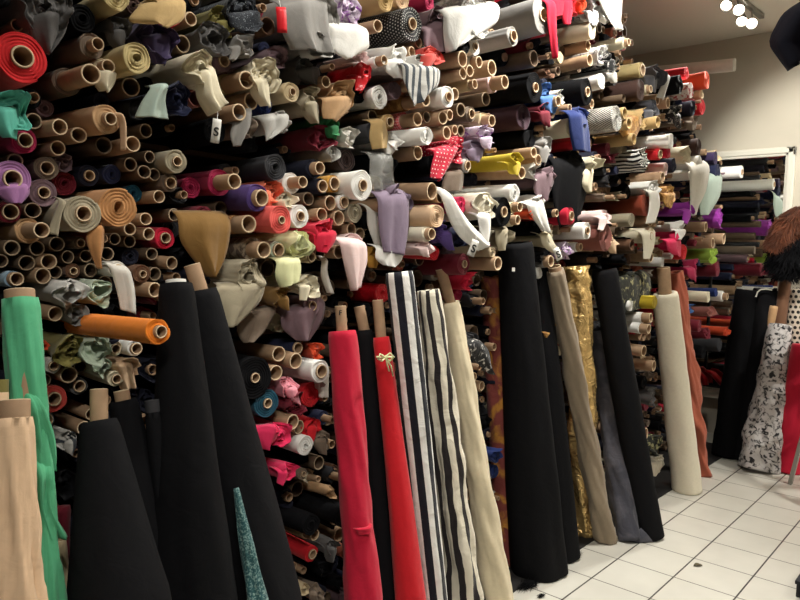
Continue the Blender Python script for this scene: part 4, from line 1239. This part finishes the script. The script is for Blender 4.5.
def track2(x, y, tg, e, label, angs=(82, 82, 82, 82)):
    track((x-.5, y, ZC-.02), (x+.5, y, ZC-.02), [(x-.4+.27*k, y+.02, ZC-.13) for k in range(4)], tg, label, e, angs)
track2(3.1, 1.0, [(2.25, 1.65, 2.45), (2.7, 1.75, 1.3), (3.6, 1.7, 1.4), (6.28, 1.0, 2.1)], (105, 105, 105, 300), 'ceiling rail of spot lamps above the middle of the rack', (82, 82, 82, 48))
track2(1.2, .95, [(1.0, 1.8, 1.2), (1.4, 1.8, 1.0), (1.9, 1.8, .8), (2.8, .5, 0)], (17, 23, 25, 20), 'ceiling rail of spot lamps above the near end of the rack')
track2(4.6, -1.2, [(6.3, -.9, 1.8), (6.3, .2, 1.8), (4.6, -.6, 0), (6.2, .5, 1.2)], (165, 165, 100, 110), 'added ceiling rail of spot lamps out of view over the aisle')  # unseen rail, added to brighten the back wall and ceiling
track2(-.4, -.7, [(.5, 1.6, .5), (1.1, 1.6, .4), (1.7, 1.6, .35), (2.4, 1.6, .3)], (36, 46, 46, 36), 'added fill rail of spot lamps out of view behind the camera', (46, 46, 46, 46))  # unseen fill rail, added to light the lower leaning rolls from in front

w = bpy.data.worlds.new('world'); bpy.context.scene.world = w; w.use_nodes = True
w.node_tree.nodes['Background'].inputs[0].default_value = (1, .92, .82, 1); w.node_tree.nodes['Background'].inputs[1].default_value = .0

# ------------------------------------------------------------------ names for every roll: what it looks like and where it sits
def label_rolls():
    items = []
    for q in rolls:
        q.desc = roll_desc(q); items.append(q)
    cnt = {}
    for q in items: cnt[q.desc] = cnt.get(q.desc, 0)+1
    lm = [q for q in items if cnt[q.desc] == 1 and q.rpx >= 8]
    for q in lm:
        short = cword(q.col); q.short = ('loose '+short if q.kind == 's' else short)+' roll'
    sc = {}
    for q in lm: sc[q.short] = sc.get(q.short, 0)+1
    lm = [q for q in lm if sc[q.short] == 1 and sum(1 for o in items if o.kind != 't' and cword(o.col) == cword(q.col)) == 1 or (q.id and not q.auto)]
    ss = {}
    for q in lm:
        q.short = cword(q.col)+' roll'+(' with the hanging end' if q.id and not q.auto else '')
        ss[q.short] = ss.get(q.short, 0)+1
    lm = [q for q in lm if ss[q.short] == 1]
    def sector(a, b):        # where a sits as seen from b
        dx, dy = a.px-b.px, a.py-b.py
        k = round(math.degrees(math.atan2(-dy, dx))/45) % 8
        return ['right of', 'above right of', 'above', 'above left of', 'left of', 'below left of', 'below', 'below right of'][k]
    ORD = ['', 'second ', 'third ', 'fourth ', 'fifth ']
    used = set()
    for q in items:
        best = None
        for b_ in sorted((l for l in lm if l is not q), key=lambda l: math.hypot(l.px-q.px, l.py-q.py))[:10]:
            s = sector(q, b_); d0 = math.hypot(q.px-b_.px, q.py-b_.py)
            rank = sum(1 for o in items if o is not q and o.desc == q.desc and o is not b_ and sector(o, b_) == s and math.hypot(o.px-b_.px, o.py-b_.py) < d0)
            if rank < 5:
                L = ORD[rank]+q.desc+' '+s+' the '+b_.short
                nw = len(L.split())
                if L in used or nw > 16: continue
                sc_ = rank*40+d0
                if best is None or sc_ < best[0]: best = (sc_, L)
        L = best[1] if best else q.desc
        used.add(L); q.o['label'] = L; q.o['category'] = 'cardboard tube' if q.kind == 't' else 'fabric roll'
        q.o['group'] = 'bare cardboard tubes on the rack' if q.kind == 't' else 'fabric rolls on the rack'
label_rolls()

sc = bpy.context.scene
sc.view_settings.view_transform = 'Standard'; sc.view_settings.look = 'None'; sc.view_settings.gamma = 1; sc.view_settings.use_curve_mapping = False
sc.view_settings.exposure = .22
print('rolls', len(rolls), 'filler', NF, 'tubes', sum(q.kind == 't' for q in rolls))
